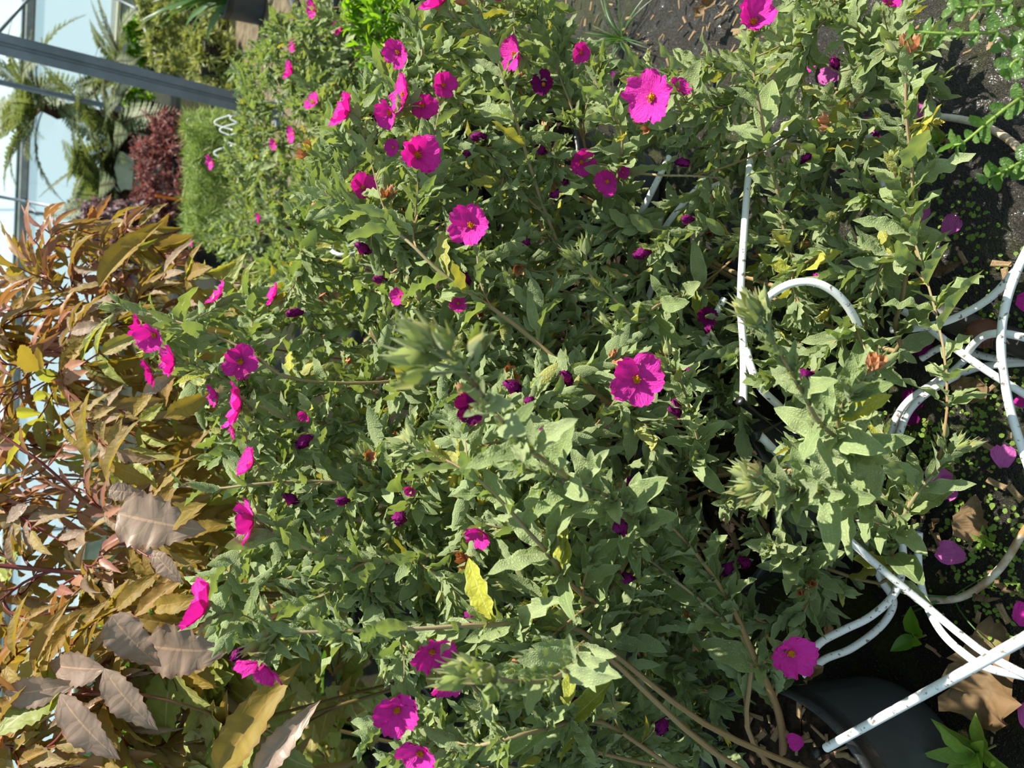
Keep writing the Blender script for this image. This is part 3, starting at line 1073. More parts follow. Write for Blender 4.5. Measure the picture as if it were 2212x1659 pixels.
# stems that can be followed in the photograph: pot, pixel path with depth, base radius, leaf size, tip kind
HERO = [
    ('B', [(1330, 1100, .80), (1210, 1020, .68), (1110, 940, .58), (1040, 850, .52), (1000, 800, .50)], .0036, 1.0, 'bud', .30, .8),
    ('C', [(1350, 900, 1.0), (1110, 700, .97), (960, 595, .96), (880, 520, .96), (790, 455, 1.0), (690, 415, 1.02)], .0042, 1.0, 'leaf', .6, .9),
    ('D', [(1215, 560, 1.15), (1168, 430, 1.08), (1130, 310, 1.04), (1085, 160, 1.0), (1055, 70, 1.0), (1030, 20, 1.0)], .0040, 1.0, 'spent', .6, .9),
    ('B', [(1290, 1300, .84), (1170, 1180, .76), (1085, 1085, .73), (1010, 1020, .73), (905, 965, .76)], .0036, 1.05, 'bud', .4, .9),
    ('A', [(1250, 1360, .86), (1060, 1350, .76), (900, 1358, .74), (700, 1364, .73), (600, 1366, .73)], .0042, .95, 'bud', .5, .55),
    ('A', [(1290, 1400, .80), (1235, 1440, .66), (1185, 1470, .61), (1110, 1472, .58), (1075, 1462, .57)], .0040, 1.0, 'bud', .3, .8),
    ('A', [(1300, 1560, .90), (1160, 1580, .76), (1060, 1605, .74), (970, 1620, .76), (915, 1612, .8)], .0034, 1.0, 'leaf', .4, .9),
    ('B', [(1880, 1090, .84), (1800, 1065, .74), (1735, 1062, .69), (1665, 1050, .67)], .0034, 1.05, 'bud', .25, .95),
    ('B', [(1850, 1000, .82), (1775, 920, .72), (1735, 850, .67), (1690, 775, .65), (1650, 705, .64)], .0034, 1.0, 'bud', .3, .8),
    ('B', [(1800, 1000, .85), (1810, 900, .74), (1840, 850, .70), (1870, 815, .69)], .0030, 1.05, 'spent', .22, .9),
    ('D', [(1880, 745, 1.04), (1935, 690, .98), (1962, 560, .92), (1972, 400, .87), (1958, 250, .84), (1957, 140, .83)], .0048, 1.15, 'spent', .7, .8),
    ('D', [(1680, 620, 1.05), (1690, 480, 1.0), (1650, 280, .94), (1632, 180, .91), (1620, 100, .9)], .0044, 1.05, 'leaf', .6, .9),
    ('A', [(1690, 1650, .99), (1682, 1540, .97), (1630, 1420, .94), (1570, 1290, .92), (1490, 1180, .90), (1430, 1120, .88)], .0085, 1.1, 'leaf', .28, .7),
    ('A', [(1620, 1405, .95), (1530, 1310, .93), (1440, 1240, .91), (1380, 1190, .9)], .0042, 1.1, 'leaf', .2, .7),
    ('B', [(1900, 1260, 1.03), (1930, 1160, .95), (1975, 1075, .90), (2020, 1020, .87), (2045, 985, .86)], .0034, 1.1, 'bud', .32, .75),
    ('B', [(1760, 1230, 1.0), (1700, 1190, .92), (1660, 1180, .88)], .003, 1.05, 'leaf', .25, 1),
    ('C', [(1520, 620, 1.12), (1420, 660, 1.02), (1380, 690, .98), (1300, 620, .96), (1265, 580, .95)], .0032, 1.0, 'bud', .35, 1),
    ('B', [(1400, 1150, .86), (1330, 1080, .74), (1190, 1030, .70), (1120, 1010, .68)], .0034, 1.0, 'leaf', .25, 1),
    ('C', [(1500, 1000, .95), (1480, 850, .88), (1450, 800, .86)], .003, .95, 'bud', .2, 1),
    ('D', [(1310, 420, 1.15), (1345, 300, 1.02), (1310, 230, .98), (1280, 160, .98)], .003, 1.0, 'leaf', .3, 1),
    ('D', [(1270, 350, 1.2), (1185, 100, 1.15), (1175, 0, 1.15)], .003, 1.0, 'leaf', .2, .5),
    ('D', [(1330, 370, 1.12), (1420, 378, 1.03), (1500, 380, 1.02), (1560, 385, 1.03)], .0024, .9, 'leaf', .1, .2),
    ('C', [(880, 820, 1.08), (640, 820, 1.0), (540, 760, .98), (400, 700, .98), (270, 665, 1.0)], .0032, .85, 'bud', .5, .6),
    ('C', [(800, 900, 1.08), (650, 910, 1.0), (580, 885, .96), (545, 872, .96)], .0030, .85, 'leaf', .3, .7),
    ('B', [(900, 1060, 1.0), (700, 1040, .95), (560, 1045, .92), (470, 1055, .92), (385, 1050, .92)], .0030, .9, 'leaf', .5, .55),
    ('B', [(950, 1200, .92), (760, 1210, .88), (650, 1180, .86), (600, 1150, .86), (560, 1130, .88)], .0032, .95, 'bud', .4, .8),
    ('C', [(700, 850, 1.12), (520, 830, 1.02), (430, 800, 1.0), (380, 785, 1.0)], .0026, .85, 'leaf', .35, .6),
    ('A', [(1100, 1560, .9), (1020, 1480, .84), (940, 1450, .82), (880, 1420, .82), (860, 1440, .82)], .003, 1.0, 'leaf', .35, .7),
    ('A', [(1050, 1640, .92), (900, 1560, .84), (830, 1560, .82), (790, 1600, .82)], .003, .95, 'leaf', .35, .8),
]
for (kx, pts, r0, size, kind, maxx, dens) in HERO:
    P = PL[kx]
    W = [at(*q) for q in pts]
    b = np.array([*POTS[kx], .225]) + np.append(G.normal(0, .03, 2), 0)
    b2 = b * .55 + W[0] * .45 + Z * .04
    first = [b, b2] + W
    path = catmull(first, 4)
    rad = np.linspace(r0, .0013, len(path))
    STEMS[kx].append((path, rad))
    so = P.stem(path, rad, MT['wood'] if r0 > .006 else MT['stem'], 7)
    cistus_leaves(P, path, so, G, size * (.74 if pts[-1][2] < .6 else .9), maxx, dens, tuft=.55)
    d = nrm(path[-1] - path[-3])
    if kind == 'bud':
        buds(P, path[-1], d, G, 6, .023 if pts[-1][2] < .6 else .019)
    elif kind == 'spent':
        buds(P, path[-1], d, G, 4, .018, spent=True)

# open blooms: x, y, diameter px, facing in the picture (right, down, towards camera), dark
FL = [(445, 1318, 105, -.75, -.45, .35, 0), (567, 1432, 95, -.35, .75, .3, 0), (548, 1122, 85, -.9, .1, .3, 0), (545, 1003, 60, -.6, -.3, .4, 0), (520, 877, 88, -.8, -.1, .5, 0),
      (470, 855, 48, -.6, .2, .5, 0), (377, 780, 66, -.7, .1, .5, 0), (328, 803, 58, -.8, .2, .3, 0), (335, 722, 66, -.2, .4, .8, 0), (303, 705, 48, -.6, -.2, .3, 0),
      (520, 782, 66, .2, .1, .9, 0), (475, 640, 52, -.5, -.4, .4, 0), (594, 640, 46, -.6, -.3, .4, 0), (753, 247, 80, -.7, -.3, .4, 0), (877, 205, 80, -.75, -.1, .4, 0),
      (843, 243, 62, -.5, .4, .4, 0), (912, 228, 54, .3, .3, .6, 0), (957, 185, 50, .4, .1, .7, 0), (900, 335, 88, .45, .1, .75, 0), (783, 405, 50, .4, .1, .8, 0),
      (1018, 487, 80, -.2, .1, .8, 0), (850, 318, 32, -.3, .2, .8, 0), (860, 112, 54, -.3, .3, .5, 0), (955, 8, 80, -.5, -.5, .4, 0), (1085, 0, 50, -.3, -.6, .4, 0),
      (1113, 118, 66, -.7, .1, .5, 0), (1255, 113, 40, 0, .4, .6, 0), (1410, 210, 100, -.6, .2, .6, 0), (1465, 192, 44, .3, -.3, .6, 0), (1625, 50, 85, .1, -.3, .9, 0),
      (1920, 8, 42, .1, -.2, .9, 0), (1313, 392, 52, -.3, .3, .6, 0), (1175, 182, 46, -.3, .2, .6, 1), (1255, 350, 52, .2, .3, .7, 0), (1375, 820, 100, .0, .05, 1, 0),
      (1017, 880, 62, .2, .2, .9, 1), (1040, 1150, 56, -.3, .4, .6, 0), (932, 1405, 84, .35, .45, .8, 0), (965, 1475, 66, .1, .6, .5, 0), (858, 1533, 84, .05, .05, 1, 0),
      (910, 1625, 86, -.3, .2, .75, 0), (1707, 1410, 88, .1, .05, 1, 0), (1525, 685, 44, .1, .1, .9, 1), (660, 893, 30, -.3, .5, .5, 0), (865, 640, 36, -.4, .1, .5, 0),
      (885, 1055, 28, 0, .4, .6, 0), (990, 655, 36, 0, .2, .7, 0), (1345, 372, 26, .2, .1, .7, 0), (505, 930, 34, -.6, .2, .4, 0)]
TIPS = {kx: [] for kx in POTS}
FLX = []
for (x, y, s, ix, iy, tw, dk) in FL:
    d = DEPTH(x, y) - (.07 if s >= 60 else .03)
    FLX.append((x, y, s, d))
    p = at(x, y, d)
    kx = near_pot(p)
    f = imgdir(ix, iy, tw)
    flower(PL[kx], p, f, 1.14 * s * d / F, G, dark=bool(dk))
    TIPS[kx].append(p - f * .012)

# wilted and half-open blooms
WL = [(1143, 518), (1405, 545), (1498, 475), (1270, 560), (835, 605), (1340, 350), (1458, 350), (655, 675), (800, 545), (1032, 1312), (1255, 1520), (1010, 330), (1180, 330), (1218, 420),
      (1225, 390), (1050, 295), (1235, 830), (1130, 840), (1150, 860), (1730, 352), (1755, 808), (1467, 900), (1330, 1115), (675, 940), (645, 1085), (755, 1083), (1365, 1060), (1600, 1210),
      (870, 1110), (525, 1400), (985, 588), (1810, 150), (1305, 1460), (1440, 1550), (1120, 905), (1480, 800), (1525, 720), (1195, 935), (1370, 1250), (1545, 1230), (1585, 1215), (1950, 95)]
for (x, y) in WL:
    p = at(x, y, DEPTH(x, y) - .01)
    kx = near_pot(p)
    dd = nrm(imgdir(G.normal(-.4, .5), G.normal(0, .5), G.uniform(.1, .8)))
    PL[kx].part('wilted_bloom', ME_WILT, frame(p, nrm(cross3(dd, [.2, .4, .6])), dd, G.uniform(.013, .022)), 'shrivelled dark magenta bloom')
    TIPS[kx].append(p - dd * .004)

# leafy shoots everywhere else over the canopy
CANOPY = [(470, 1400), (430, 1250), (520, 1130), (470, 1000), (400, 860), (330, 740), (430, 660), (600, 600), (640, 430), (720, 270), (830, 130), (940, 0), (1020, -40), (1760, -40), (2000, 20),
          (2030, 130), (1990, 330), (1960, 480), (1960, 700), (1900, 830), (1930, 960), (1950, 1120), (1880, 1230), (1790, 1380), (1660, 1480), (1630, 1700), (840, 1700), (830, 1560), (880, 1450), (760, 1400), (600, 1410)]
HOLES = [[(1180, -40), (1700, -40), (1560, 130), (1400, 150), (1240, 90)],
         [(1720, 40), (1900, 60), (1920, 130), (1890, 240), (1800, 250), (1740, 140)],
         [(1330, 330), (1480, 300), (1500, 420), (1400, 450)],
         [(660, 480), (770, 480), (780, 560), (660, 570)],
         [(1590, 860), (1700, 860), (1700, 1000), (1640, 1000)],
         [(1880, 650), (2000, 640), (2000, 780), (1880, 800)]]
SP = idw([(1000, 700, 38), (1300, 600, 40), (1800, 600, 50), (1400, 1450, 46), (1700, 1200, 58), (500, 900, 55), (400, 780, 75), (700, 1500, 65), (450, 1300, 90), (700, 1250, 52), (1100, 1200, 45),
          (800, 400, 42), (1600, 200, 52), (1350, 150, 54), (1900, 200, 85), (1900, 1000, 70)])
for (x, y) in poisson(CANOPY, SP, G, HOLES, 1500):
    dp = DEPTH(x, y) + abs(G.normal(0, .07)) + .01
    p = at(x, y, dp)
    if p[2] < .04 or any(math.hypot(x - q[0], y - q[1]) < .5 * q[2] + 14 and dp < q[3] + .09 for q in FLX if q[2] >= 44):
        continue
    kx = near_pot(p)
    TIPS[kx].append((p, 1))
for (x, y) in poisson(CANOPY, lambda x, y: SP(x, y) * 1.0, G, HOLES, 1200):      # shoots deeper inside
    p = at(x, y, DEPTH(x, y) + G.uniform(.10, .26))
    if p[2] > .08:
        TIPS[near_pot(p)].append((p, 1))
for (x, y) in poisson([(620, 1250), (560, 1130), (480, 800), (620, 600), (700, 420), (900, 300), (1200, 400), (1200, 1400), (1000, 1400), (900, 1300)], 44, G, HOLES[3:4], 900):
    p = at(x, y, DEPTH(x, y) + G.uniform(.28, .5))
    if p[2] > .1:
        TIPS[near_pot(p)].append((p, 1))
for (x, y) in poisson([(830, 130), (940, -40), (1180, -40), (1200, 200), (1000, 260), (860, 220)], 34, G, (), 500):
    TIPS['E'].append((at(x, y, G.uniform(1.32, 1.65)), 1))
for kx, P in PL.items():
    base = np.array([*POTS[kx], .225])
    fl = [t for t in TIPS[kx] if not isinstance(t, tuple)]
    lf = [t[0] for t in TIPS[kx] if isinstance(t, tuple)]
    st = grow(base, lf, G, STEMS[kx])
    for path, rad in st:
        so = P.stem(path, rad, MT['stem'], 5)
        cistus_leaves(P, path, so, G, 1.0, .34, 1.0, tuft=.36)
        if G.random() < .26:
            buds(P, path[-1], nrm(path[-1] - path[-2]), G, int(G.integers(1, 4)), .016, spent=G.random() < .35, yellow=G.random() < .25)
    st2 = grow(base, fl, G, STEMS[kx] + st, rtip=.0010, reuse=1.5, upb=.1)
    for path, rad in st2:
        so = P.stem(path, rad * .8, MT['stem'], 5)
        cistus_leaves(P, path, so, G, .8, .2, .7, tuft=.2)
    P.finish(CLm, CLlow, CM, CMATS, 300, 14)
print('near rockrose leaves', {kx: len(P.leaves) for kx, P in PL.items()})

# ------------------------------------------------------------------ rockroses further back
FARD = idw([(632, 155, 2.3), (680, 222, 2.05), (560, 300, 2.7), (560, 450, 2.5), (700, 60, 2.2), (500, 450, 3.0), (620, 560, 2.1), (500, 150, 2.9), (470, 560, 2.6), (700, 420, 1.75), (660, 620, 1.7)])
FPOTS = [((1.02, 2.12), 'rockrose at the outer edge of the back row, by the dark feed pipe'),
         ((1.42, 2.62), 'rockrose of the back row nearest the foot of the wide steel post'),
         ((.62, 2.05), 'small-leaved rockrose behind the yellow-tipped shoots'),
         ((.98, 2.65), 'rockrose in the middle of the dense grey-green back row'),
         ((.30, 2.05), 'rockrose behind the small pot with a looped white tube'),
         ((.62, 2.75), 'rockrose between the back row and the golden bronze leaves'),
         ((1.9, 3.2), 'rockrose at the far end beside the pale gravel strip'),
         ((1.38, 3.25), 'rockrose in front of the feathery bright green plants')]
FP = []
for i, (lc, lb) in enumerate(FPOTS):
    P = Plant('rockrose', lc, lb, 'shrub', 'rockroses in the back rows')
    pot(P, 1.0)
    P.tips = []
    FP.append(P)
FARPOLY = [(470, 560), (440, 500), (500, 420), (480, 330), (520, 240), (490, 130), (560, 80), (600, 20), (700, 20), (790, 130), (820, 200), (760, 260), (720, 350), (690, 440), (660, 480), (650, 600), (560, 640)]
FFL = [(460, 348, 34, -.6, .3, .5), (632, 155, 42, -.7, -.2, .4), (680, 222, 46, -.5, -.2, .6), (634, 290, 36, -.6, .1, .5), (635, 100, 28, -.6, .1, .5), (680, 22, 40, -.5, .2, .5), (735, 62, 32, -.5, .1, .5),
       (595, 310, 28, -.5, .3, .5), (563, 470, 26, -.7, .2, .4), (738, 60, 28, -.3, .2, .5), (415, 525, 16, -.5, 0, .5)]


def near_far(p):
    return min(range(len(FP)), key=lambda i: math.hypot(FPOTS[i][0][0] - p[0], FPOTS[i][0][1] - p[1]))


for (x, y) in poisson(FARPOLY, 17, G, [[(660, 480), (770, 480), (780, 560), (660, 570)]], 1500):
    p = at(x, y, FARD(x, y) + abs(G.normal(0, .2)))
    if p[2] > .12:
        FP[near_far(p)].tips.append(p)
for (x, y, s, ix, iy, tw) in FFL:
    d = F * .052 / s if s > 30 else FARD(x, y)
    d = min(d, FARD(x, y))
    p = at(x, y, d)
    i = near_far(p)
    f = imgdir(ix, iy, tw)
    flower(FP[i], p, f, s * d / F, G)
    FP[i].tips.append(p - f * .014)
for i, P in enumerate(FP):
    base = np.array([*FPOTS[i][0], .225])
    for path, rad in grow(base, P.tips, G, [], n=8):
        so = P.stem(path, rad, MT['stem'], 4)
        cistus_leaves(P, path, so, G, 1.0, .26, 1.0, tuft=.3)
    P.finish(CLm, CLlow, CM, CMATS, 220, 16)

# ------------------------------------------------------------------ bronze-leaved shrubs
BL, BLlow, BMe = [], [], []
for i in range(8):
    p = dict(wid=[.27, .24, .30, .34, .22, .28, .46, .52][i], nl=19, nw=6, prof='lance' if i < 6 else 'ovate', wave=[.03, .06, .04, .05, .03, .08, .05, .05][i], fold=[.5, .7, .4, .3, .9, .5, .3, .25][i],
             curl=[.22, .3, .12, .25, .35, .18, .2, .15][i], serr=.07, twist=[.2, -.3, .5, 0, .4, -.5, .2, -.2][i])
    BL.append(leaf_tm(200 + i, **p))
    p.update(nl=11, nw=2)
    BLlow.append(leaf_tm(200 + i, **p))
BMATS = [MT['bronze'], MT['bronze_red'], MT['limeleaf'], MT['gold'], MT['mauve']]
# template index = shape + 8 * material
BT = [tmesh('leaflet', BL[i % 8], BMATS[i // 8]) for i in range(40)]
BLO = [BLlow[i % 8] for i in range(40)]
BMI = [i // 8 for i in range(40)]


def compound(P, path, par, g, size, mat, pairs=2, droop=.25, spread=1.0):
    """pinnate leaf at the end of a stalk"""
    seg = np.concatenate([[0], np.cumsum(np.linalg.norm(np.diff(path, axis=0), axis=1))])
    tot = seg[-1]

    def w_(x):
        q = max(0, tot - x)
        p = np.array([np.interp(q, seg, path[:, c]) for c in range(3)])
        p0 = np.array([np.interp(max(0, q - .02), seg, path[:, c]) for c in range(3)])
        p1 = np.array([np.interp(min(tot, q + .02), seg, path[:, c]) for c in range(3)])
        return p, nrm(p1 - p0)
    p, T = w_(0)
    a, b = perp(T)
    side = a if g.random() < .5 else nrm(a + b * g.normal(0, .6))
    up = nrm(cross3(side, T))
    if up[2] < 0:
        up = -up
    P.leaf(int(g.integers(0, 6)) + 8 * mat, frame(p, nrm(T - Z * droop), nrm(up + g.normal(0, .2, 3)), size * g.uniform(1.0, 1.25)), par)
    for j in range(pairs):
        p, T = w_(size * (.12 + .42 * j))
        for sg in (-1, 1):
            if g.random() < .1:
                continue
            d = nrm(T * g.uniform(.45, .9) + sg * side * spread - Z * droop + g.normal(0, .12, 3))
            P.leaf(int(g.integers(0, 6)) + 8 * mat, frame(p, d, nrm(up + g.normal(0, .25, 3)), size * g.uniform(.75, 1.1)), par)


BPOTS = [((-.62, 1.28), 'bronze-leaved shrub with large grey-brown leaflets and red stalks in front'),
         ((-.16, 1.48), 'bronze-leaved shrub with thick olive cane behind the rockroses'),
         ((.22, 1.72), 'golden bronze-leaved shrub nearest the dense grey-green back row'),
         ((-.95, 1.62), 'bronze-leaved shrub in front of the green sword-leaved plant'),
         ((-.42, 1.95), 'tall bronze-leaved shrub with fine red shoot tips against the glazing'),
         ((.05, 2.15), 'bronze-leaved shrub whose arching shoots overlap the tree ferns')]
BP = []
for lc, lb in BPOTS:
    P = Plant('bronze_shrub', lc, lb, 'shrub', 'bronze-leaved shrubs')
    pot(P, 1.1)
    P.tips = []
    BP.append(P)
BD = idw([(330, 1145, 1.02), (150, 1580, .98), (100, 1450, 1.05), (380, 1400, 1.08), (560, 1560, 1.0), (620, 1600, .98), (250, 950, 1.15), (200, 800, 1.3), (150, 560, 1.5), (300, 600, 1.55),
          (420, 580, 1.5), (520, 630, 1.45), (60, 900, 1.35), (60, 1250, 1.3), (430, 950, 1.35), (600, 1500, 1.35), (700, 1600, 1.3), (500, 1250, 1.4), (350, 800, 1.3)])
BPOLY = [(0, 640), (20, 560), (90, 470), (200, 480), (290, 470), (380, 560), (440, 590), (520, 600), (560, 660), (440, 700), (400, 880), (440, 1040), (480, 1240), (480, 1420), (520, 1500), (560, 1680), (-60, 1680), (-60, 700)]


def near_b(p):
    return min(range(len(BP)), key=lambda i: math.hypot(BPOTS[i][0][0] - p[0], 1.2 * (BPOTS[i][0][1] - p[1])))


# canes that can be followed in the photograph
CANES = [(1, [(640, 1275, 1.45), (420, 1258, 1.38), (200, 1240, 1.32), (0, 1222, 1.28), (-150, 1210, 1.25)], .0075),
         (1, [(560, 960, 1.6), (430, 900, 1.5), (330, 850, 1.45), (150, 770, 1.45), (-40, 720, 1.45)], .005),
         (2, [(430, 720, 1.7), (215, 685, 1.6), (120, 610, 1.55), (60, 560, 1.55)], .004),
         (2, [(470, 640, 1.75), (330, 600, 1.65), (200, 570, 1.6), (90, 490, 1.6)], .0035),
         (0, [(520, 1560, 1.15), (440, 1535, 1.08), (300, 1500, 1.05), (120, 1500, 1.05), (0, 1480, 1.05)], .0035),
         (1, [(520, 1160, 1.5), (330, 1130, 1.35), (200, 1090, 1.25), (90, 1000, 1.2), (-10, 930, 1.2)], .0045),
         (4, [(350, 1130, 1.5), (120, 1080, 1.45), (-60, 1060, 1.4)], .004),
         (0, [(420, 1620, 1.3), (200, 1640, 1.25), (0, 1560, 1.2), (-80, 1530, 1.2)], .004),
         (4, [(450, 950, 1.9), (200, 890, 1.8), (-60, 830, 1.75)], .005),
         (5, [(500, 740, 2.0), (300, 720, 1.95), (60, 660, 1.9), (-40, 640, 1.9)], .004),
         (3, [(420, 1480, 1.75), (200, 1400, 1.65), (0, 1350, 1.6)], .005)]
BST = {i: [] for i in range(len(BP))}
for (i, pts, r0) in CANES:
    b = np.array([*BPOTS[i][0], .24]) + np.append(G.normal(0, .03, 2), 0)
    W = [at(*q) for q in pts]
    path = catmull([b, b * .5 + W[0] * .5 + Z * .03] + W, 5)
    rad = np.linspace(r0, r0 * .45, len(path))
    BST[i].append((path, rad))
    so = BP[i].stem(path, rad, MT['bronzestem'], 8, 'cane')
    compound(BP[i], path, so, G, .075, 1, 3, 0.0)
for (x, y) in poisson(BPOLY, lambda x, y: 37 if y > 700 else 29, G, (), 1600):
    dd = BD(x, y) + abs(G.normal(0, .12))
    p = at(x, y, dd)
    BP[near_b(p)].tips.append((p, x, y))
for (x, y) in poisson([(380, 880), (600, 900), (640, 1200), (800, 1500), (800, 1700), (500, 1700), (440, 1300)], 40, G, (), 900):
    p = at(x, y, BD(x, y) + .22 + abs(G.normal(0, .12)))
    BP[near_b(p)].tips.append((p, x, y))
for i, P in enumerate(BP):
    base = np.array([*BPOTS[i][0], .24])
    info = {tuple(np.round(t[0], 6)): t for t in P.tips}
    for path, rad in grow(base, [t[0] for t in P.tips], G, BST[i], r0=.0045, rtip=.0014, upb=.15, n=8):
        _, x, y = info[tuple(np.round(path[-1], 6))]
        so = P.stem(path, rad, MT['redstem'] if x < 420 else MT['bronzestem'], 5, 'leaf_stalk')
        if x < 230 and G.random() < .6 or (x < 430 and y < 700 and G.random() < .55):
            mat, size = [1, 3, 0][int(G.choice(3, p=[.5, .3, .2]))], G.uniform(.055, .085)
        elif x > 430 and G.random() < .75:
            mat, size = 2, G.uniform(.07, .10)
        else:
            mat, size = [0, 3, 2][int(G.choice(3, p=[.35, .5, .15]))], G.uniform(.075, .105)
        if mat == 2 and y > 1200:
            for _ in range(3):
                dq = nrm(G.normal(0, 1, 3) * [1, 1, .4])
                P.leaf(int(G.integers(6, 8)) + 16, frame(path[-1] - dq * .01, dq, nrm(Z * .8 - FW * .7 + G.normal(0, .3, 3)), size * 1.1, size * 1.5), so)
        else:
            compound(P, path, so, G, size, mat, int(G.integers(1, 4)), G.uniform(-.1, .5))

# large leaflets that can be picked out one by one: plant, base px, tip px, depths, shape, material, facing
BIG = [(0, (255, 1110), (425, 1150), 1.0, .98, 6, 4, (0, -.2, 1), .62), (0, (330, 1190), (385, 1260), 1.02, 1.0, 3, 4, (.2, 0, 1), 0), (0, (10, 1500), (145, 1490), 1.04, 1.02, 3, 4, (-.3, 0, 1), 0),
       (0, (225, 1445), (75, 1445), 1.03, 1.05, 3, 4, (-.2, -.1, 1), 0), (0, (130, 1500), (230, 1655), .98, .95, 3, 4, (.1, .1, 1), 0), (0, (225, 1445), (318, 1590), .98, .96, 3, 4, (.1, .1, 1), 0),
       (0, (240, 1330), (335, 1450), 1.0, 1.0, 6, 4, (.2, 0, 1), 0), (0, (320, 1395), (480, 1420), 1.06, 1.04, 6, 4, (.1, 0, 1), .66), (0, (470, 1675), (600, 1455), .98, .95, 1, 3, (-.3, .3, .7), 0),
       (0, (550, 1680), (665, 1530), .93, .92, 1, 4, (-.2, .2, .9), 0), (1, (330, 1040), (215, 1000), 1.1, 1.1, 2, 3, (-.3, .4, .8), 0), (1, (230, 1040), (260, 900), 1.1, 1.08, 1, 3, (-.6, .2, .6), 0),
       (1, (290, 900), (330, 830), 1.12, 1.12, 0, 3, (-.4, .3, .7), 0), (1, (360, 900), (455, 850), 1.12, 1.1, 2, 3, (.3, .1, .8), 0), (1, (235, 1060), (305, 1065), 1.05, 1.05, 6, 4, (.2, -.2, 1), 0),
       (0, (35, 1420), (20, 1290), 1.06, 1.06, 1, 3, (-.5, .1, .8), 0), (0, (75, 1450), (110, 1310), 1.06, 1.06, 4, 3, (-.5, .2, .7), 0), (0, (90, 1500), (50, 1620), 1.05, 1.03, 1, 3, (-.2, -.1, .9), 0),
       (1, (200, 1000), (150, 850), 1.12, 1.1, 1, 3, (-.5, .1, .8), 0), (2, (180, 965), (105, 905), 1.15, 1.15, 1, 3, (-.3, .4, .7), 0), (2, (215, 620), (320, 460), 1.45, 1.45, 4, 3, (-.5, .3, .7), 0),
       (2, (260, 530), (318, 505), 1.45, 1.45, 3, 3, (-.2, .4, .8), 0), (1, (310, 850), (370, 810), 1.1, 1.1, 3, 4, (.2, .2, .9), 0), (1, (60, 1090), (0, 1130), 1.15, 1.15, 3, 4, (0, -.3, .9), 0)]
for (i, b, t, d0, d1, sh, mat, fc, wd) in BIG:
    p, q = at(*b, d0), at(*t, d1)
    L = np.linalg.norm(q - p)
    BP[i].leaf(sh + 8 * mat, frame(p, q - p, imgdir(*fc), L, L * (wd / .46 if wd else 1.25)), None)
for P in BP:
    P.finish(BT, BLO, BMI, BMATS, 300, 14, 'leaflet')
print('bronze leaflets', [len(P.leaves) for P in BP])

# ------------------------------------------------------------------ sword-leaved and pointed-leaf plants
SW = [leaf_tm(300 + i, .075, 10, 2, 'sword', 0, .8, [.1, .35, .6][i]) for i in range(3)]
SWm = [tmesh('sword_leaf', t, MT['strap']) for t in SW]


def sword_plant(name, loc, label, n, L, g, cat='plant', lean=.5, tilt=None, mats=None):
    P = Plant(name, loc, label, cat)
    pot(P, 1.0)
    for i in range(n):
        a = g.uniform(0, 6.28)
        th = abs(g.normal(0, lean))
        r = np.array([math.cos(a), math.sin(a), 0])
        d = nrm(r * math.sin(th) + Z * math.cos(th))
        p = P.loc + r * g.uniform(0, .05) + Z * .22
        P.part('sword_leaf', (mats or SWm)[int(g.integers(0, 3))], frame(p, d, nrm(Z * .5 - r + g.normal(0, .4, 3)), L * g.uniform(.6, 1.1)))
    return P


sword_plant('iris_plant', (-1.15, 2.1), 'green sword-leaved plant half hidden behind the bronze leaflets', 46, .85, G)
sword_plant('iris_plant', (-.8, 2.35), 'green sword-leaved plant further back under the glazing', 40, .8, G)

PT = [leaf_tm(320 + i, .26, 6, 2, 'lance', .02, .5, [.1, .3, .2][i]) for i in range(3)]


def leafy_bush(name, loc, label, cat, tips, g, tms, mat, lsize, nleaf, gap=.02, potscale=1.0, stemmat_='greenstem', limit=300, minpx=13, zb=.225, haspot=True, openang=.9, lname='leaf', maxx=.3, group=None, wpot=None):
    """upright shrub with alternate leaves on many thin shoots"""
    P = Plant(name, loc, label, cat, group)
    if haspot:
        pot(P, potscale)
    base = P.loc + Z * zb
    mes = [tmesh(lname, t, mat) for t in tms]
    for path, rad in grow(base, tips, g, [], r0=.004, rtip=.001, n=8):
        so = P.stem(path, rad, MT[stemmat_], 4)
        T = np.gradient(path, axis=0)
        L = np.linalg.norm(path[-1] - path[0])
        for j in range(nleaf):
            t = 1 - (j / nleaf) * min(1, maxx / L)
            f = t * (len(path) - 1)
            i0 = min(int(f), len(path) - 2)
            p = path[i0] + (path[i0 + 1] - path[i0]) * (f - i0)
            tt = nrm(T[i0])
            a, b = perp(tt)
            ph = j * 2.4
            r = math.cos(ph) * a + math.sin(ph) * b
            th = openang * g.uniform(.6, 1.2)
            d = nrm(tt * math.cos(th) + r * math.sin(th))
            P.leaf(int(g.integers(0, len(tms))), frame(p, d, nrm(tt - r * .3 + Z * .5 + g.normal(0, .2, 3)), lsize * g.uniform(.7, 1.2)), so)
    P.finish(mes, tms, [0] * len(tms), [mat], limit, minpx, lname)
    return P


def cloud(n, c, r, g, zmin=.1):
    out = []
    while len(out) < n:
        q = g.normal(0, 1, 3)
        q = q / np.linalg.norm(q) * g.uniform(.55, 1) ** .5
        p = np.array(c) + q * np.array(r)
        if p[2] > zmin:
            out.append(p)
    return out


def pixtips(poly, spacing, depth, jit, g):
    return [at(x, y, depth + abs(g.normal(0, jit))) for (x, y) in poisson(poly, spacing, g, (), 700)]


q = atz(960, 30, 0)
leafy_bush('spindle_bush', (q[0] + .05, q[1] - .05), 'bright green shrub with narrow pointed leaves beside the wet path', 'shrub',
           pixtips([(750, -20), (870, -20), (900, 50), (850, 130), (770, 150), (740, 80)], 22, 1.95, .12, G), G, PT, MT['bright'], .05, 12, maxx=.2)
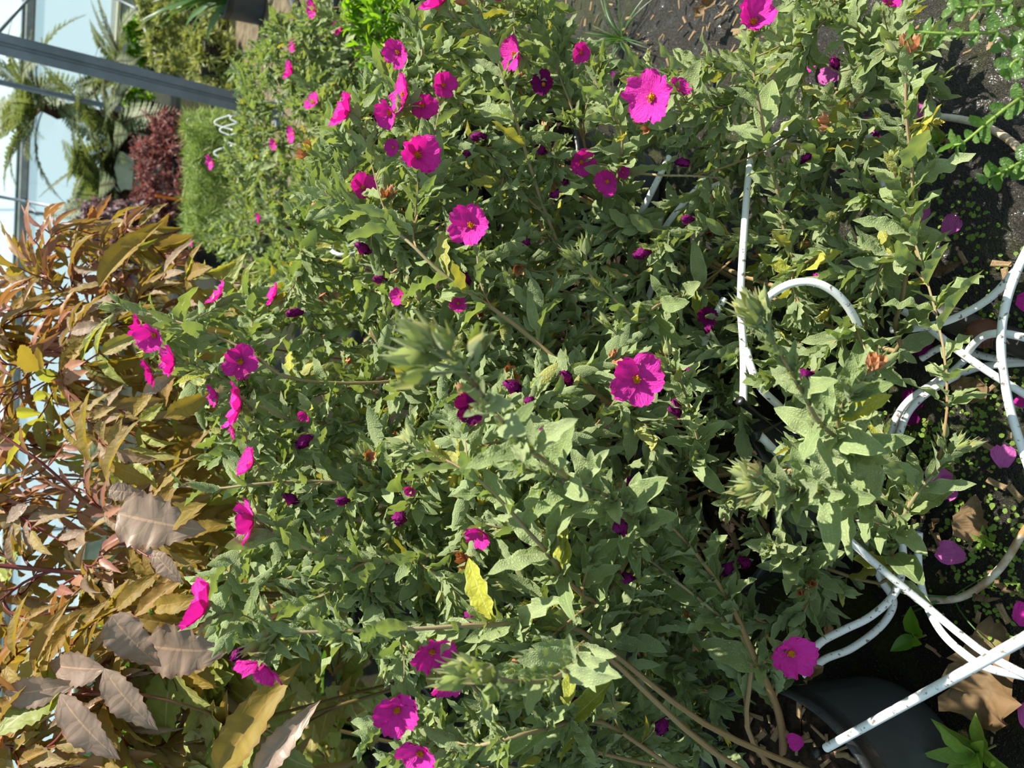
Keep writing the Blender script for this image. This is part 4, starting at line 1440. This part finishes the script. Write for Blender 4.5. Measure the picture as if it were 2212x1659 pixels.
# round-leaved sprig in the near right corner
RL = [leaf_tm(330 + i, .68, 6, 4, 'round', .04, .3, [.1, .2, -.1][i]) for i in range(3)]
SPR = [[(2260, 20, .66), (2180, 10, .64), (2100, 15, .64), (2060, 18, .64)], [(2260, 65, .66), (2150, 70, .63), (2060, 73, .63), (1975, 68, .64)],
       [(2300, 150, .66), (2200, 215, .63), (2140, 260, .63), (2085, 305, .64), (2055, 315, .65)], [(2300, 330, .68), (2210, 350, .66), (2170, 370, .66), (2135, 385, .67)],
       [(2300, 120, .62), (2200, 130, .6), (2180, 150, .6)]]
sb = np.array([.62, .02, 0])
P = Plant('ceanothus', sb, 'thin green trailing shoots with small round glossy leaves at the near right corner', 'shrub')
pot(P, 1.0)
rm = [tmesh('leaf', t, MT['round']) for t in RL]
for pts in SPR:
    path = catmull([sb + [0, 0, .23], (sb + [0, 0, .45]) * .6 + at(*pts[0]) * .4] + [at(*q) for q in pts], 5)
    so = P.stem(path, np.linspace(.0028, .0009, len(path)), MT['greenstem'], 6)
    for j in range(9, len(path), 2):
        t = nrm(path[j] - path[j - 1])
        a, b = perp(t)
        for s in range(2):
            an = j * 2.2 + s * 3.1
            r = math.cos(an) * a + math.sin(an) * b
            P.leaf(int(G.integers(0, 3)), frame(path[j], nrm(t * .4 + r), nrm(t * .5 - r * .4 + Z * .7), G.uniform(.011, .018)), so)
P.finish(rm, RL, [0] * 3, [MT['round']], 300, 12)

# ------------------------------------------------------------------ far plants under the glazing
def fern_frond(L, g, n=26, arch=.8, width=.2):
    """rachis along +x arching down, with pinnae on both sides"""
    b = Buf()
    t = np.linspace(0, 1, 12)
    path = np.stack([t * L * (1 - .12 * arch * t), np.zeros(12), L * (.35 * t - arch * .75 * t ** 2.2)], 1)
    b.add(tube(path, np.linspace(.006, .002, 12) * max(1, L), 4, False), None, 1)
    T = np.gradient(path, axis=0)
    for i in range(n):
        f = .14 + .86 * i / (n - 1)
        k_ = min(10, int(f * 11))
        p = path[k_] + (path[k_ + 1] - path[k_]) * (f * 11 - k_)
        tt = nrm(T[k_])
        w_ = L * width * math.sin(math.pi * min(1, .08 + f * .92)) ** .7 * (1 - .25 * f) + .01
        for sg in (-1, 1):
            d = nrm(tt * .45 + np.array([0, sg, 0]) - Z * .12 + g.normal(0, .05, 3))
            nn = nrm(cross3(tt, [0, 1, 0]) * -1)
            b.add(FERNP, frame(p, d, nn, w_, w_ * 1.0), 0)
    return b


FERNP = leaf_tm(350, .17, 9, 2, 'lance', 0, .3, .12, serr=.4)
FROND = [fern_frond(1.0, np.random.default_rng(70 + i), arch=a, n=34).mesh('frond', [MT['fern'], MT['trunk']]) for i, a in enumerate((.45, .7, .95, .25))]


def tree_fern(loc, h, L, n, label, g, low=.0, trunk_r=.09):
    P = Plant('tree_fern', loc, label, 'tree fern', 'tree ferns under the glazing')
    prof = [[trunk_r * 1.25, 0], [trunk_r * 1.1, h * .1]] + [[trunk_r * (1 + .14 * g.normal()), h * f] for f in np.linspace(.2, .95, 12)] + [[trunk_r * .7, h], [0, h * 1.03]]
    V, Q, UV = lathe(prof, 16)
    V[:, :2] += g.normal(0, trunk_r * .10, (len(V), 2))
    obj('trunk', tmesh('trunk', (V, Q, UV), MT['trunk']), P.root)
    for i in range(n):
        a = i * 2.4 + g.normal(0, .2)
        el = g.uniform(-.05, .75)
        r = np.array([math.cos(a), math.sin(a), 0])
        d = r * math.cos(el) + Z * math.sin(el)
        nn = -r * math.sin(el) + Z * math.cos(el)
        P.part('frond', FROND[int(g.integers(0, 4))], frame(P.loc + Z * (h * .98) + r * trunk_r * .4, d, nn, L * g.uniform(.75, 1.1)))
    return P


c = at(88, 228, 8.3)
tree_fern(c[:2], max(c[2], .5) + .0, 1.2, 20, 'tree fern with a stout dark trunk tip and hanging fronds near the gutter', G)
c = at(215, 300, 7.6)
tree_fern(c[:2], .62, 1.1, 24, 'low tree fern spreading behind the burgundy maple', G, trunk_r=.11)
c = at(205, 420, 7.4)
tree_fern(c[:2], .60, 1.1, 22, 'tree fern with fronds reaching over the bronze shoot tips', G, trunk_r=.1)
c = at(180, 130, 8.6)
tree_fern(c[:2], .55, 1.0, 14, 'tree fern behind the wide steel post', G)
c = at(150, 900, 8.5)
tree_fern(c[:2], .5, .9, 12, 'pale fern glimpsed through gaps in the bronze leaves', G)

THIN = [leaf_tm(360 + i, .22, 4, 2, 'lance', 0, .3, .2) for i in range(2)]
TINY = [leaf_tm(365 + i, .5, 4, 2, 'lance', .05, .3, .2) for i in range(2)]


def far_bush(name, label, cat, poly, spacing, depth, jit, mat, lsize, nleaf, tms, g, maxx=.4, potn=True, stemm='greenstem', group=None, ps=1.0):
    tips = pixtips(poly, spacing, depth, jit, g)
    c_ = np.mean(tips, 0)
    P = Plant(name, (c_[0], c_[1]), label, cat, group)
    if potn:
        M = np.eye(4)
        M[:3, :3] *= ps
        M[:3, 3] = P.loc
        po = P.part('pot', ME_POTFAR, M, 'black pot')
        obj('pot_rim', ME_RIM, po)
    for path, rad in grow(P.loc + Z * .24 * ps, tips, g, [], r0=.008, rtip=.0018, n=7):
        P.stem(path, rad, MT[stemm], 4)
        T = np.gradient(path, axis=0)
        L = np.linalg.norm(path[-1] - path[0])
        for j in range(nleaf):
            t = 1 - g.random() * min(1, maxx / L)
            f = t * (len(path) - 1)
            i0 = min(int(f), len(path) - 2)
            p = path[i0] + (path[i0 + 1] - path[i0]) * (f - i0)
            d = nrm(nrm(T[i0]) * .5 + g.normal(0, .6, 3))
            P.leaf(int(g.integers(0, len(tms))), frame(p, d, nrm(Z + g.normal(0, .6, 3)), lsize * g.uniform(.6, 1.2)), None)
    P.finish([None], tms, [0] * len(tms), [mat], 0, 1e9)
    return P


ME_POTFAR = tmesh('pot_far', lathe(POT_PROF[:8], 24), MT['darkpot'])
far_bush('willow_bush', 'tall yellow-green fine-leaved bush at the right beyond the post', 'shrub', [(300, -30), (500, -30), (520, 60), (490, 130), (500, 200), (440, 190), (400, 160), (340, 150), (300, 90)],
         13, 6.0, .35, MT['willow'], .085, 34, THIN, G, .45)
far_bush('willow_bush', 'yellow-green fine-leaved bush behind the pale gravel strip', 'shrub', [(390, 60), (510, 60), (520, 220), (430, 200)], 14, 5.4, .3, MT['willow'], .075, 30, THIN, G, .4)
far_bush('lime_bush', 'bright green leafy bush below the end of the glazing', 'shrub', [(268, 40), (345, 20), (350, 130), (300, 150), (270, 120)], 11, 8.5, .2, MT['bright'], .08, 26, TINY, G, .4)
far_bush('lime_bush', 'bright green bush glimpsed behind the low tree fern', 'shrub', [(255, 200), (330, 190), (330, 280), (260, 270)], 11, 9.0, .2, MT['bright'], .08, 24, TINY, G, .4)
for poly, lb in (([(310, 235), (400, 245), (405, 330), (330, 330)], 'burgundy cut-leaf maple nearest the wide steel post'),
                 ([(280, 290), (400, 320), (400, 430), (300, 430)], 'burgundy cut-leaf maple in the middle of its row'),
                 ([(280, 400), (390, 420), (390, 540), (290, 540)], 'burgundy cut-leaf maple with an orange tag')):
    far_bush('maple', lb, 'shrub', poly, 11, 6.6, .3, MT['acer'], .07, 30, THIN, G, .4, stemm='redstem', group='burgundy maples')
far_bush('smoke_bush', 'dusky purple-grey shrub behind the bronze shoots', 'shrub', [(170, 430), (300, 440), (380, 520), (330, 610), (220, 600), (170, 540)], 12, 5.2, .3, MT['smoke'], .06, 30, TINY, G, .4, stemm='redstem')
for i, (poly, lb) in enumerate((([(390, 240), (520, 240), (545, 330), (400, 340)], 'feathery bright green plant beside the foot of the wide steel post'),
                                ([(395, 320), (520, 330), (500, 430), (400, 440)], 'feathery bright green plant under the loops of white tube'),
                                ([(390, 420), (480, 430), (480, 530), (395, 520)], 'feathery bright green plant next to the golden bronze leaves'))):
    far_bush('feathery_plant', lb, 'plant', poly, 9, 4.4, .35, MT['feather'], .075, 46, [leaf_tm(370, .06, 3, 2, 'lance', 0, 0, .2)], G, .6, group='feathery green plants', ps=.6)
SWp = [tmesh('sword_leaf', leaf_tm(380 + i, .10, 8, 2, 'sword', 0, .5, .5), MT['strap']) for i in range(3)]
c = atz(600, -40, 0)
sword_plant('flax_plant', (c[0], c[1] + .4), 'dark green long-leaved plant at the right edge above the gravel', 34, .55, G, lean=.8, mats=SWp)
c = at(330, 620, 4.2)

# dense green shrub far behind, seen through the bronze leaves
far_bush('laurel_bush', 'green bush glimpsed low behind the bronze shrubs', 'shrub', [(330, 700), (500, 700), (520, 1000), (480, 1250), (380, 1250), (330, 1000)], 24, 3.6, .4, MT['strap'], .09, 20, TINY, G, .5)
far_bush('laurel_bush', 'green bush behind the large grey-brown leaflets', 'shrub', [(230, 1250), (600, 1250), (640, 1500), (560, 1680), (240, 1680)], 28, 2.9, .4, MT['bright'], .10, 20, TINY, G, .5)
tg = at(350, 425, 6.0)
tM = np.eye(4)
tM[:3, 3] = (tg[0], tg[1], .0)
tM[:2, :2] = [[RT[0], -RT[1]], [RT[1], RT[0]]]
obj('plant_tag', tmesh('plant_tag', box(.022, .005, tg[2] + .05, .002), MT['tag'], False), None, tM, 'orange plant tag standing upright in the burgundy maple', 'tag')

# pale dry strip behind the back row
g0, g1 = atz(655, -20, 0), atz(560, 620, 0)
V = np.array([[1.2, 3.9, .002], [3.6, 4.0, .002], [4.4, 6.2, .002], [.4, 6.0, .002]])
obj('gravel_strip', tmesh('gravel_strip', (np.vstack([V - [0, 0, .008], V]), np.array([[4, 5, 6, 7], [0, 1, 5, 4], [1, 2, 6, 5], [2, 3, 7, 6], [3, 0, 4, 7]]), np.zeros((8, 2))), MT['path'], False), kind='structure')


# ------------------------------------------------------------------ tubes, pipes, drip stakes
def gz(x, y, z=.006):
    p = atz(x, y, z)
    return (x, y, float((p - CAM) @ FW))


def line(name, pts, r, mat, label, cat, k=10, per=7, group=None, straight=False):
    W = np.array([at(q[0], q[1], min(q[2], gz(q[0], q[1], r)[2])) for q in pts])
    path = W if straight else catmull(W, per)
    o = path[0].copy()
    M = np.eye(4)
    M[:3, 3] = o
    return obj(name, tmesh(name, tube(path - o, r, k), mat), None, M, label, cat, group)


TR = .0052
TUBES = [
    ([(1784, 1616, .885), (1900, 1552, .82), (2000, 1497, .76), (2120, 1431, .69), (2260, 1352, .63)], 'thick white tube running straight from the black pot to the right edge'),
    ([(1640, 938, .93), (1700, 1004, .94), (1800, 1128, .95), (1880, 1208, .95), (2000, 1308, .95), (2080, 1375, .93), (2140, 1418, .90), (2260, 1480, .87)], 'long straight white tube crossing from the drip stakes over the looping tubes'),
    ([(1650, 250, 1.2), (1622, 340, 1.08), (1606, 520, 1.02), (1600, 650, 1.0), (1606, 760, .98), (1606, 868, .95)], 'white tube running straight down into the upper drip stake'),
    ([(1640, 668, .95), (1668, 635, .92), (1712, 612, .9), (1762, 611, .89), (1808, 636, .89), (1842, 680, .9), (1862, 735, .92), (1860, 785, .95), (1840, 850, 1.0), (1800, 900, 1.04)],
     'white tube standing up in a large open loop among the leaves'),
    ([(1612, 755, .97), (1625, 800, .95), (1645, 840, .95), (1690, 885, .97), (1720, 930, 1.0)], 'short white tube curving beside the upper drip stake'),
    ([(2250, 480, .86), (2195, 590, .86), (2168, 680, .87), (2163, 760, .88), (2175, 850, .88), (2195, 930, .88), (2240, 1060, .88)], 'white tube bowing along the right edge over the others'),
    ([(1925, 712, 1.02), (1985, 708, .99), (2060, 688, .96), (2140, 642, .93), (2200, 575, .90), (2260, 490, .88)], 'white tube sweeping from under the leaves up to the right edge'),
    ([(1930, 660, 1.03), (1990, 695, 1.0), (2060, 750, .97), (2140, 806, .95), (2260, 880, .93)], 'white tube crossing straight over the black pipe'),
    ([(2085, 775, .98), (2100, 748, .95), (2130, 724, .92), (2180, 722, .90), (2260, 742, .88)], 'white tube arching over the brown pipe fitting'),
    ([(1990, 775, 1.08), (2030, 752, 1.06), (2070, 750, 1.03), (2120, 768, 1.0), (2180, 778, .98), (2260, 786, .96)], 'white tube passing just below the brown pipe fitting'),
    ([(2100, 760, 1.01), (2060, 800, 1.03), (2000, 838, 1.05), (1960, 868, 1.06), (1935, 905, 1.06), (1918, 960, 1.05), (1908, 1010, 1.05), (1895, 1060, 1.06)], 'inner white tube of the pair curving round under the leaves'),
    ([(2260, 782, .98), (2180, 786, .99), (2100, 798, 1.01), (2020, 838, 1.03), (1970, 880, 1.04), (1945, 930, 1.04), (1932, 1000, 1.03), (1936, 1090, 1.02), (1948, 1170, 1.0), (1950, 1225, .99),
      (1930, 1285, .98), (1880, 1332, .98), (1820, 1362, .98), (1770, 1390, .97), (1730, 1440, .95)], 'outer white tube making a long S past the black stake to the pot'),
    ([(1985, 1150, 1.0), (1984, 1220, 1.0), (1996, 1290, .99), (2030, 1360, .95), (2080, 1410, .92), (2140, 1445, .90), (2260, 1470, .88)], 'white tube starting at the black stake and curving to the right edge'),
    ([(1845, 1080, 1.02), (1858, 1130, 1.03), (1880, 1200, 1.03), (1905, 1255, 1.03), (1930, 1300, 1.02), (1905, 1350, 1.02), (1840, 1400, 1.0), (1780, 1425, .98), (1740, 1460, .95)], 'white tube half hidden behind the grey pot'),
    ([(1655, 312, 1.12), (1720, 272, 1.1), (1790, 258, 1.08), (1850, 275, 1.07), (1888, 312, 1.07), (1905, 365, 1.09)], 'upper white tube of the arched pair near the path'),
    ([(1650, 330, 1.15), (1720, 292, 1.13), (1800, 285, 1.11), (1860, 305, 1.1), (1895, 350, 1.1), (1905, 410, 1.1), (1893, 475, 1.12)], 'lower white tube of the arched pair near the path'),
    ([(1365, 495, 1.2), (1395, 440, 1.15), (1420, 390, 1.13), (1445, 340, 1.15)], 'short white tube leaning in front of the half-hidden pot'),
    ([(1415, 530, 1.2), (1445, 480, 1.15), (1490, 425, 1.12), (1540, 375, 1.12)], 'white tube slanting beside the half-hidden pot'),
    ([(1380, 640, 1.28), (1390, 600, 1.25), (1418, 540, 1.22), (1430, 470, 1.22), (1480, 430, 1.25), (1560, 395, 1.25)], 'white tube low in the shade behind the slanting tubes'),
    ([(1370, 730, 1.2), (1395, 660, 1.2), (1415, 600, 1.2)], 'piece of white tube showing between shaded leaves'),
    ([(1520, 745, 1.12), (1540, 690, 1.1), (1565, 645, 1.1)], 'stub of white tube by the dark magenta bloom'),
    ([(828, 160, 1.9), (838, 190, 1.85), (858, 222, 1.85)], 'white tube behind the cluster of three blooms'),
    ([(705, 500, 1.75), (706, 525, 1.7), (722, 546, 1.68), (748, 552, 1.68), (775, 545, 1.72)], 'looped white tube at the small far pot'),
]
for pts, lb in TUBES:
    line('irrigation_tube', pts, TR, MT['tube'], lb, 'tube', group='white irrigation tubes')
line('irrigation_tube', [gz(2260, 1080), gz(2205, 1160), gz(2170, 1215), gz(2125, 1262), gz(2070, 1292), gz(2005, 1298)], TR, MT['tube_old'], 'stained white tube lying on the moss, brown at its end', 'tube', group='white irrigation tubes')
line('irrigation_tube', [gz(1980, 250), gz(2050, 254), gz(2110, 266), gz(2165, 292), gz(2212, 332), gz(2260, 390)], TR, MT['tube_old'], 'rust-stained white tube lying on the wet ground near the path', 'tube', group='white irrigation tubes')
for i in range(11):
    x, y = [(485, 265), (500, 280), (520, 255), (545, 275), (515, 300), (535, 310), (490, 330), (510, 340), (540, 330), (408, 260), (518, 395), (415, 525), (560, 270)][i]
    d = 4.3 if i != 9 else 5.2
    d = 3.2 if i == 10 else d
    a = G.uniform(-1, 1)
    sz = [24, 20, 22, 18, 26, 20, 24, 30, 16, 16, 22, 14, 14][i]
    pts = [(x + sz * (.5 - 1.5 * math.sin(math.pi * t)) + a * 10 * t, y + sz * 1.3 * (t - .5), d) for t in np.linspace(0, 1, 7)]
    if i == 9:
        pts = [(425, 292, d), (410, 285, d), (403, 268, d), (408, 255, d), (422, 252, d)]
    if i == 10:
        pts = [(520, 422, d), (512, 405, d), (516, 385, d), (530, 374, d)]
    line('irrigation_tube', pts, .0045, MT['tube'], {9: 'white tube hook beside the burgundy maple nearest the wide steel post', 10: 'white tube loop rising out of the dense back row'}.get(i, 'small loop of white tube standing above the feathery green plants'), 'tube', 6, 4, 'far loops of white tube')

# supply pipe with fitting
ppts = [gz(2290, 772, .02), gz(2212, 745, .02), gz(2110, 712, .02), gz(2000, 668, .02), gz(1850, 600, .02), gz(1700, 520, .02)]
r = root('supply_pipe', atz(2212, 745, 0), 'black supply pipe with a brown fitting lying under the white tubes', 'pipe')
o = np.array(r.matrix_basis.translation)
W = np.array([at(*q) for q in ppts]) - o
obj('pipe', tmesh('pipe', tube(W, .0185, 16), MT['pipe']), r)
c = atz(2122, 733, .025) - o
dr = nrm(W[1] - W[3])
fit = obj('fitting', tmesh('fitting', lathe([[.017, 0], [.024, 0], [.0255, .004], [.0255, .022], [.022, .028], [.008, .03], [0, .03]], 20), MT['fitting']), r, frame(c, dr, nrm(np.array([.5, -.6, .6])), .8), 'brown plastic fitting')
for i in range(14):
    a = i * .4488
    obj('fitting_rib', tmesh('fitting_rib', box(.003, .002, .02), MT['fitting'], False), fit, frame([.0255 * math.cos(a), .0255 * math.sin(a), .002], [math.cos(a), math.sin(a), 0], Z, 1.0))
line('feed_pipe', [gz(600, -60, .03), gz(640, 20, .03), gz(655, 110, .03), gz(670, 180, .03)], .03, MT['pipe'], 'dark grey feed pipe on the gravel at the right edge', 'pipe', 10, 4)


def stake(name, p, q, label, w=.006):
    p, q = np.array(p), np.array(q)
    r_ = root(name, p, label, 'drip stake')
    L = np.linalg.norm(q - p)
    M = frame([0, 0, 0], cross3(q - p, [.3, .2, .9]), q - p, 1.0)
    b = Buf()
    V, Q, UV = box(w * 1.6, w, L)
    V[4:, :2] *= .25
    obj('spike', tmesh('spike', (V, Q, UV), MT['stake'], False), r_, M)
    M2 = frame(-(q - p) / L * w * 2.2, cross3(q - p, [.3, .2, .9]), q - p, 1.0)
    obj('head', tmesh('head', lathe([[0, 0], [w * .9, 0], [w * 1.15, w * .3], [w * 1.15, w * .9], [w * .85, w * 1.2], [w * .85, w * 2.6], [0, w * 2.6]], 12), MT['stake']), r_, M2)
    return r_


stake('drip_stake', at(1608, 874, .94), at(1690, 938, .98), 'ribbed black drip stake at the end of the upper white tube')
stake('drip_stake', at(1640, 938, .93), at(1700, 905, .97), 'black drip stake at the start of the long straight tube', .0055)
stake('drip_stake', at(1776, 1622, .89), at(1832, 1606, .90), 'black drip stake in the soil of the near pot', .0055)
p0, p1 = atz(1988, 1135, .012), atz(2178, 965, .012)
stake('drip_stake', p0, p1, 'long black stake lying loose on the mossy ground', .008)

# ------------------------------------------------------------------ fallen petals, leaves and litter
for (x, y, s, lb, dk) in [(1872, 262, 40, 'fallen purple petal between the arched tube pair and the path', 0), (1898, 283, 44, 'fallen purple petal curled over another near the arched tubes', 0),
                          (1905, 305, 34, 'small fallen dark petal near the arched tubes', 1), (2010, 455, 40, 'pale fallen petal on the moss by the long sprawling stem', 0),
                          (2038, 505, 40, 'pale pink fallen petal next to another on the moss', 0), (1815, 165, 46, 'fallen pink petal on the wet ground below a bent stalk', 0),
                          (1800, 140, 34, 'faded fallen petal touching a pink one on the wet ground', 0), (1978, 232, 34, 'bleached fallen petal beside the rust-stained tube', 0),
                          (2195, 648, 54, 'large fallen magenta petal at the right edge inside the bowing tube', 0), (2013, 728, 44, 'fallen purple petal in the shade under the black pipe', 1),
                          (1958, 888, 46, 'dark fallen petal beside the curving tube pair', 1), (1985, 910, 34, 'narrow fallen petal pointing away from the curving tubes', 1),
                          (2058, 1035, 50, 'fallen pink petal behind the loose black stake', 0), (2025, 1080, 50, 'fallen pink petal in front of the loose black stake', 0),
                          (2168, 1010, 44, 'fallen magenta petal above the tip of the loose black stake', 0), (2085, 1205, 50, 'half-rotted fallen petal on the open moss', 0),
                          (2195, 1345, 50, 'bleached fallen petal at the right edge near the big brown leaf', 0), (2205, 1520, 50, 'faded fallen petal in the lower right corner', 0),
                          (1752, 128, 26, 'small fallen pink petal near the path bark', 0), (1760, 620, 26, 'fallen purple petal caught under the standing tube loop', 0),
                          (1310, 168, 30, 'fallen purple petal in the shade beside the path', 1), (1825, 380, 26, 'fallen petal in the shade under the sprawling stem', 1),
                          (2190, 870, 26, 'small fallen petal against the bowing tube', 0), (1735, 1600, 34, 'fallen magenta petal on the soil of the near pot', 0)]:
    z = .012 if x != 1735 else .245
    p = atz(x, y, z)
    d = (p - CAM) @ FW
    a = G.uniform(0, 6.28)
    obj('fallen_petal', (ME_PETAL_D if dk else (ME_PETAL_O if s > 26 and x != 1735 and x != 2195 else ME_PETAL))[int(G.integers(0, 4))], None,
        frame(p, [math.cos(a), math.sin(a), 0], [G.normal(0, .12), G.normal(0, .12), 1], s * d / F * 1.1, s * d / F * 1.15, s * d / F * .6), lb, 'petal', 'fallen petals')

DLF = [leaf_tm(400, .55, 15, 6, 'ovate', .3, .8, .3, serr=.08, twist=.5), leaf_tm(401, .4, 9, 4, 'oblong', .3, .9, .4, twist=1.0), leaf_tm(402, .62, 10, 6, 'ovate', .2, .4, .15, serr=.08)]
MDL = [tmesh('dead_leaf', t, MT['brownleaf']) for t in DLF]
for (x, y, x2, y2, sh, z, lb) in [(2120, 1570, 2140, 1330, 0, .02, 'large curled brown leaf on the ground by the long straight tube'), (2090, 1170, 2105, 1070, 2, .015, 'tan crumpled dead leaf on the moss in front of the black stake'),
                                  (2130, 860, 2045, 815, 2, .012, 'dark wet dead leaf under the white tubes'), (1990, 1090, 2010, 1130, 2, .012, 'dark dead leaf by the root of the loose black stake'),
                                  (2030, 1120, 2000, 1155, 1, .015, 'small curled brown leaf at the foot of the black stake'), (1500, 45, 1540, -10, 1, .05, 'dry pleated brown leaf hanging over the bark by the path'),
                                  (2000, 590, 2070, 575, 1, .014, 'small brown leaf on the moss below the sprawling stem'), (2150, 1250, 2190, 1290, 1, .015, 'red-brown dry husk on the ground by the stained tube'),
                                  (2100, 1285, 2150, 1300, 1, .015, 'red-brown dry husk touching the stained tube'), (1520, 210, 1480, 235, 1, .02, 'folded brown leaf on the ground beside the near pink bloom'),
                                  (1990, 380, 1985, 320, 1, .015, 'brown dead leaf under the long sprawling stem'), (2030, 1230, 2040, 1260, 1, .014, 'small brown husk on the moss near the half-rotted petal'),
                                  (1780, 1440, 1720, 1470, 1, .25, 'yellow-brown dead leaf on the rim of the near pot'), (2060, 290, 2050, 330, 2, .012, 'pinkish dead leaf by the rust-stained tube')]:
    p, q = atz(x, y, z), atz(x2, y2, z + .004)
    L = np.linalg.norm(q - p)
    obj('dead_leaf', MDL[sh], None, frame(p, q - p, [G.normal(0, .2), G.normal(0, .2), 1], L), lb, 'leaf', 'dead leaves on the ground')

# bark and straw chips on the wet ground
for i in range(230):
    if i < 150:
        x, y = G.uniform(1150, 1700), G.uniform(-10, 230)
        if x + y * 1.1 > 1760:
            continue
    else:
        x, y = G.uniform(1700, 2200), G.uniform(0, 1650)
        if 650 < y < 1500 and x < 1980:
            continue
    p = atz(x, y, .006)
    a = G.uniform(0, 6.28)
    L = G.uniform(.006, .022)
    obj('bark_chip', CHIPS[int(G.integers(0, 4))], None, frame(p, [math.cos(a), math.sin(a), G.normal(0, .12)], [G.normal(0, .3), G.normal(0, .3), 1], L, L * G.uniform(.5, 1.2), L), 'small pale bark chip lying on the wet mossy ground', 'bark chip', 'bark chips on the ground')
for (x, y, a, lb) in [(1960, 198, .2, 'pale split bark chip on the glistening wet ground'), (2155, 1045, 1.2, 'stub of tan wood on the moss below a fallen petal'), (2195, 1065, .7, 'tan chip at the right edge by the moss'),
                      (2030, 1170, 0.4, 'two-toned bark chunk in front of the black stake'), (2165, 570, 1.4, 'square brown bark chunk on the mossy ground'), (2175, 600, .2, 'square tan bark chunk below another on the moss'),
                      (2170, 1325, .5, 'pale straw chip near the big brown leaf'), (2130, 960, 1.0, 'glossy tan chip near the tip of the black stake')]:
    p = atz(x, y, .004)
    obj('bark_chip', CHIPS[0], None, frame(p, [math.cos(a), math.sin(a), 0], Z, .026, .03, .05), lb, 'bark chip', 'bark chips on the ground')


def weed(name, pts, label, L, n, g, mat='weed', wid=.34):
    """small rosette or seedling rooted in the ground"""
    p = np.array(pts)
    P = Plant(name, p, label, 'weed')
    h = L * .8
    path = np.array([[p[0], p[1], 0], [p[0], p[1], h * .5], [p[0] + .004, p[1], h]])
    so = P.stem(path, [.0016, .0014, .001], MT['greenstem'], 5)
    tm = [leaf_tm(420 + i, wid, 7, 4, 'lance', .06, .5, .2) for i in range(2)]
    ms = [tmesh('leaf', t, MT[mat]) for t in tm]
    for i in range(n):
        a = i * 2.4
        th = .9 - .5 * i / n
        r_ = np.array([math.cos(a), math.sin(a), 0])
        P.leaf(i % 2, frame(path[1] + (path[2] - path[1]) * i / n, r_ * math.sin(th) + Z * math.cos(th), -r_ * math.cos(th) + Z * math.sin(th), L * g.uniform(.7, 1.1)), so)
    P.finish(ms, tm, [0, 0], [MT[mat]], 300, 5)


weed('willowherb_weed', atz(2150, 1610, 0), 'pale green leafy weed rooted in the ground at the lower right corner', .075, 9, G)
weed('willowherb_weed', atz(2140, 1172, 0), 'small bright green seedling on the open moss', .028, 6, G)
weed('willowherb_weed', atz(2000, 1372, 0), 'seedling with two smooth oval leaves in the dark beside the near pot', .05, 3, G, 'bright', .5)
weed('willowherb_weed', atz(2040, 318, 0), 'small yellow-green seedling by the rust-stained tube', .035, 5, G)
GB = [tmesh('grass_blade', leaf_tm(430 + i, .035, 8, 2, 'sword', 0, .6, [.3, .7, 1.0][i]), MT['strap']) for i in range(3)]


def grass(p, label, n, L, g):
    P = Plant('grass_tuft', p, label, 'grass')
    for i in range(n):
        a, th = g.uniform(0, 6.28), abs(g.normal(.5, .35))
        r_ = np.array([math.cos(a), math.sin(a), 0])
        P.part('grass_blade', GB[int(g.integers(0, 3))], frame(P.loc + r_ * .004, r_ * math.sin(th) + Z * math.cos(th), Z * math.sin(th) - r_ * math.cos(th), L * g.uniform(.5, 1.1)))


grass(atz(1345, 85, 0), 'wispy tuft of grass growing through the bark by the path', 40, .13, G)
grass(atz(2060, 1290, 0), 'few thin grass stems growing on the moss', 6, .09, G)

# cress-like seedlings: a scatter nobody could count
b = Buf()
CR = leaf_tm(440, .8, 4, 2, 'round', 0, .2, .1)
for i in range(900):
    cx, cy = [(2080, 500), (2000, 1010), (2150, 1240), (1960, 1000), (2120, 860), (2180, 700), (2100, 1180), (2190, 1250), (2060, 980)][i % 9]
    p = atz(cx + G.normal(0, 55), cy + G.normal(0, 70), .006)
    a = G.uniform(0, 6.28)
    b.add(CR, frame(p, [math.cos(a), math.sin(a), .1], [G.normal(0, .2), G.normal(0, .2), 1], G.uniform(.003, .009)))
o_ = b.mesh('moss_seedlings', MT['weed'])
obj('moss_seedlings', o_, None, None, 'scatter of tiny round green seedlings on the mossy ground', 'seedlings', None, 'stuff')
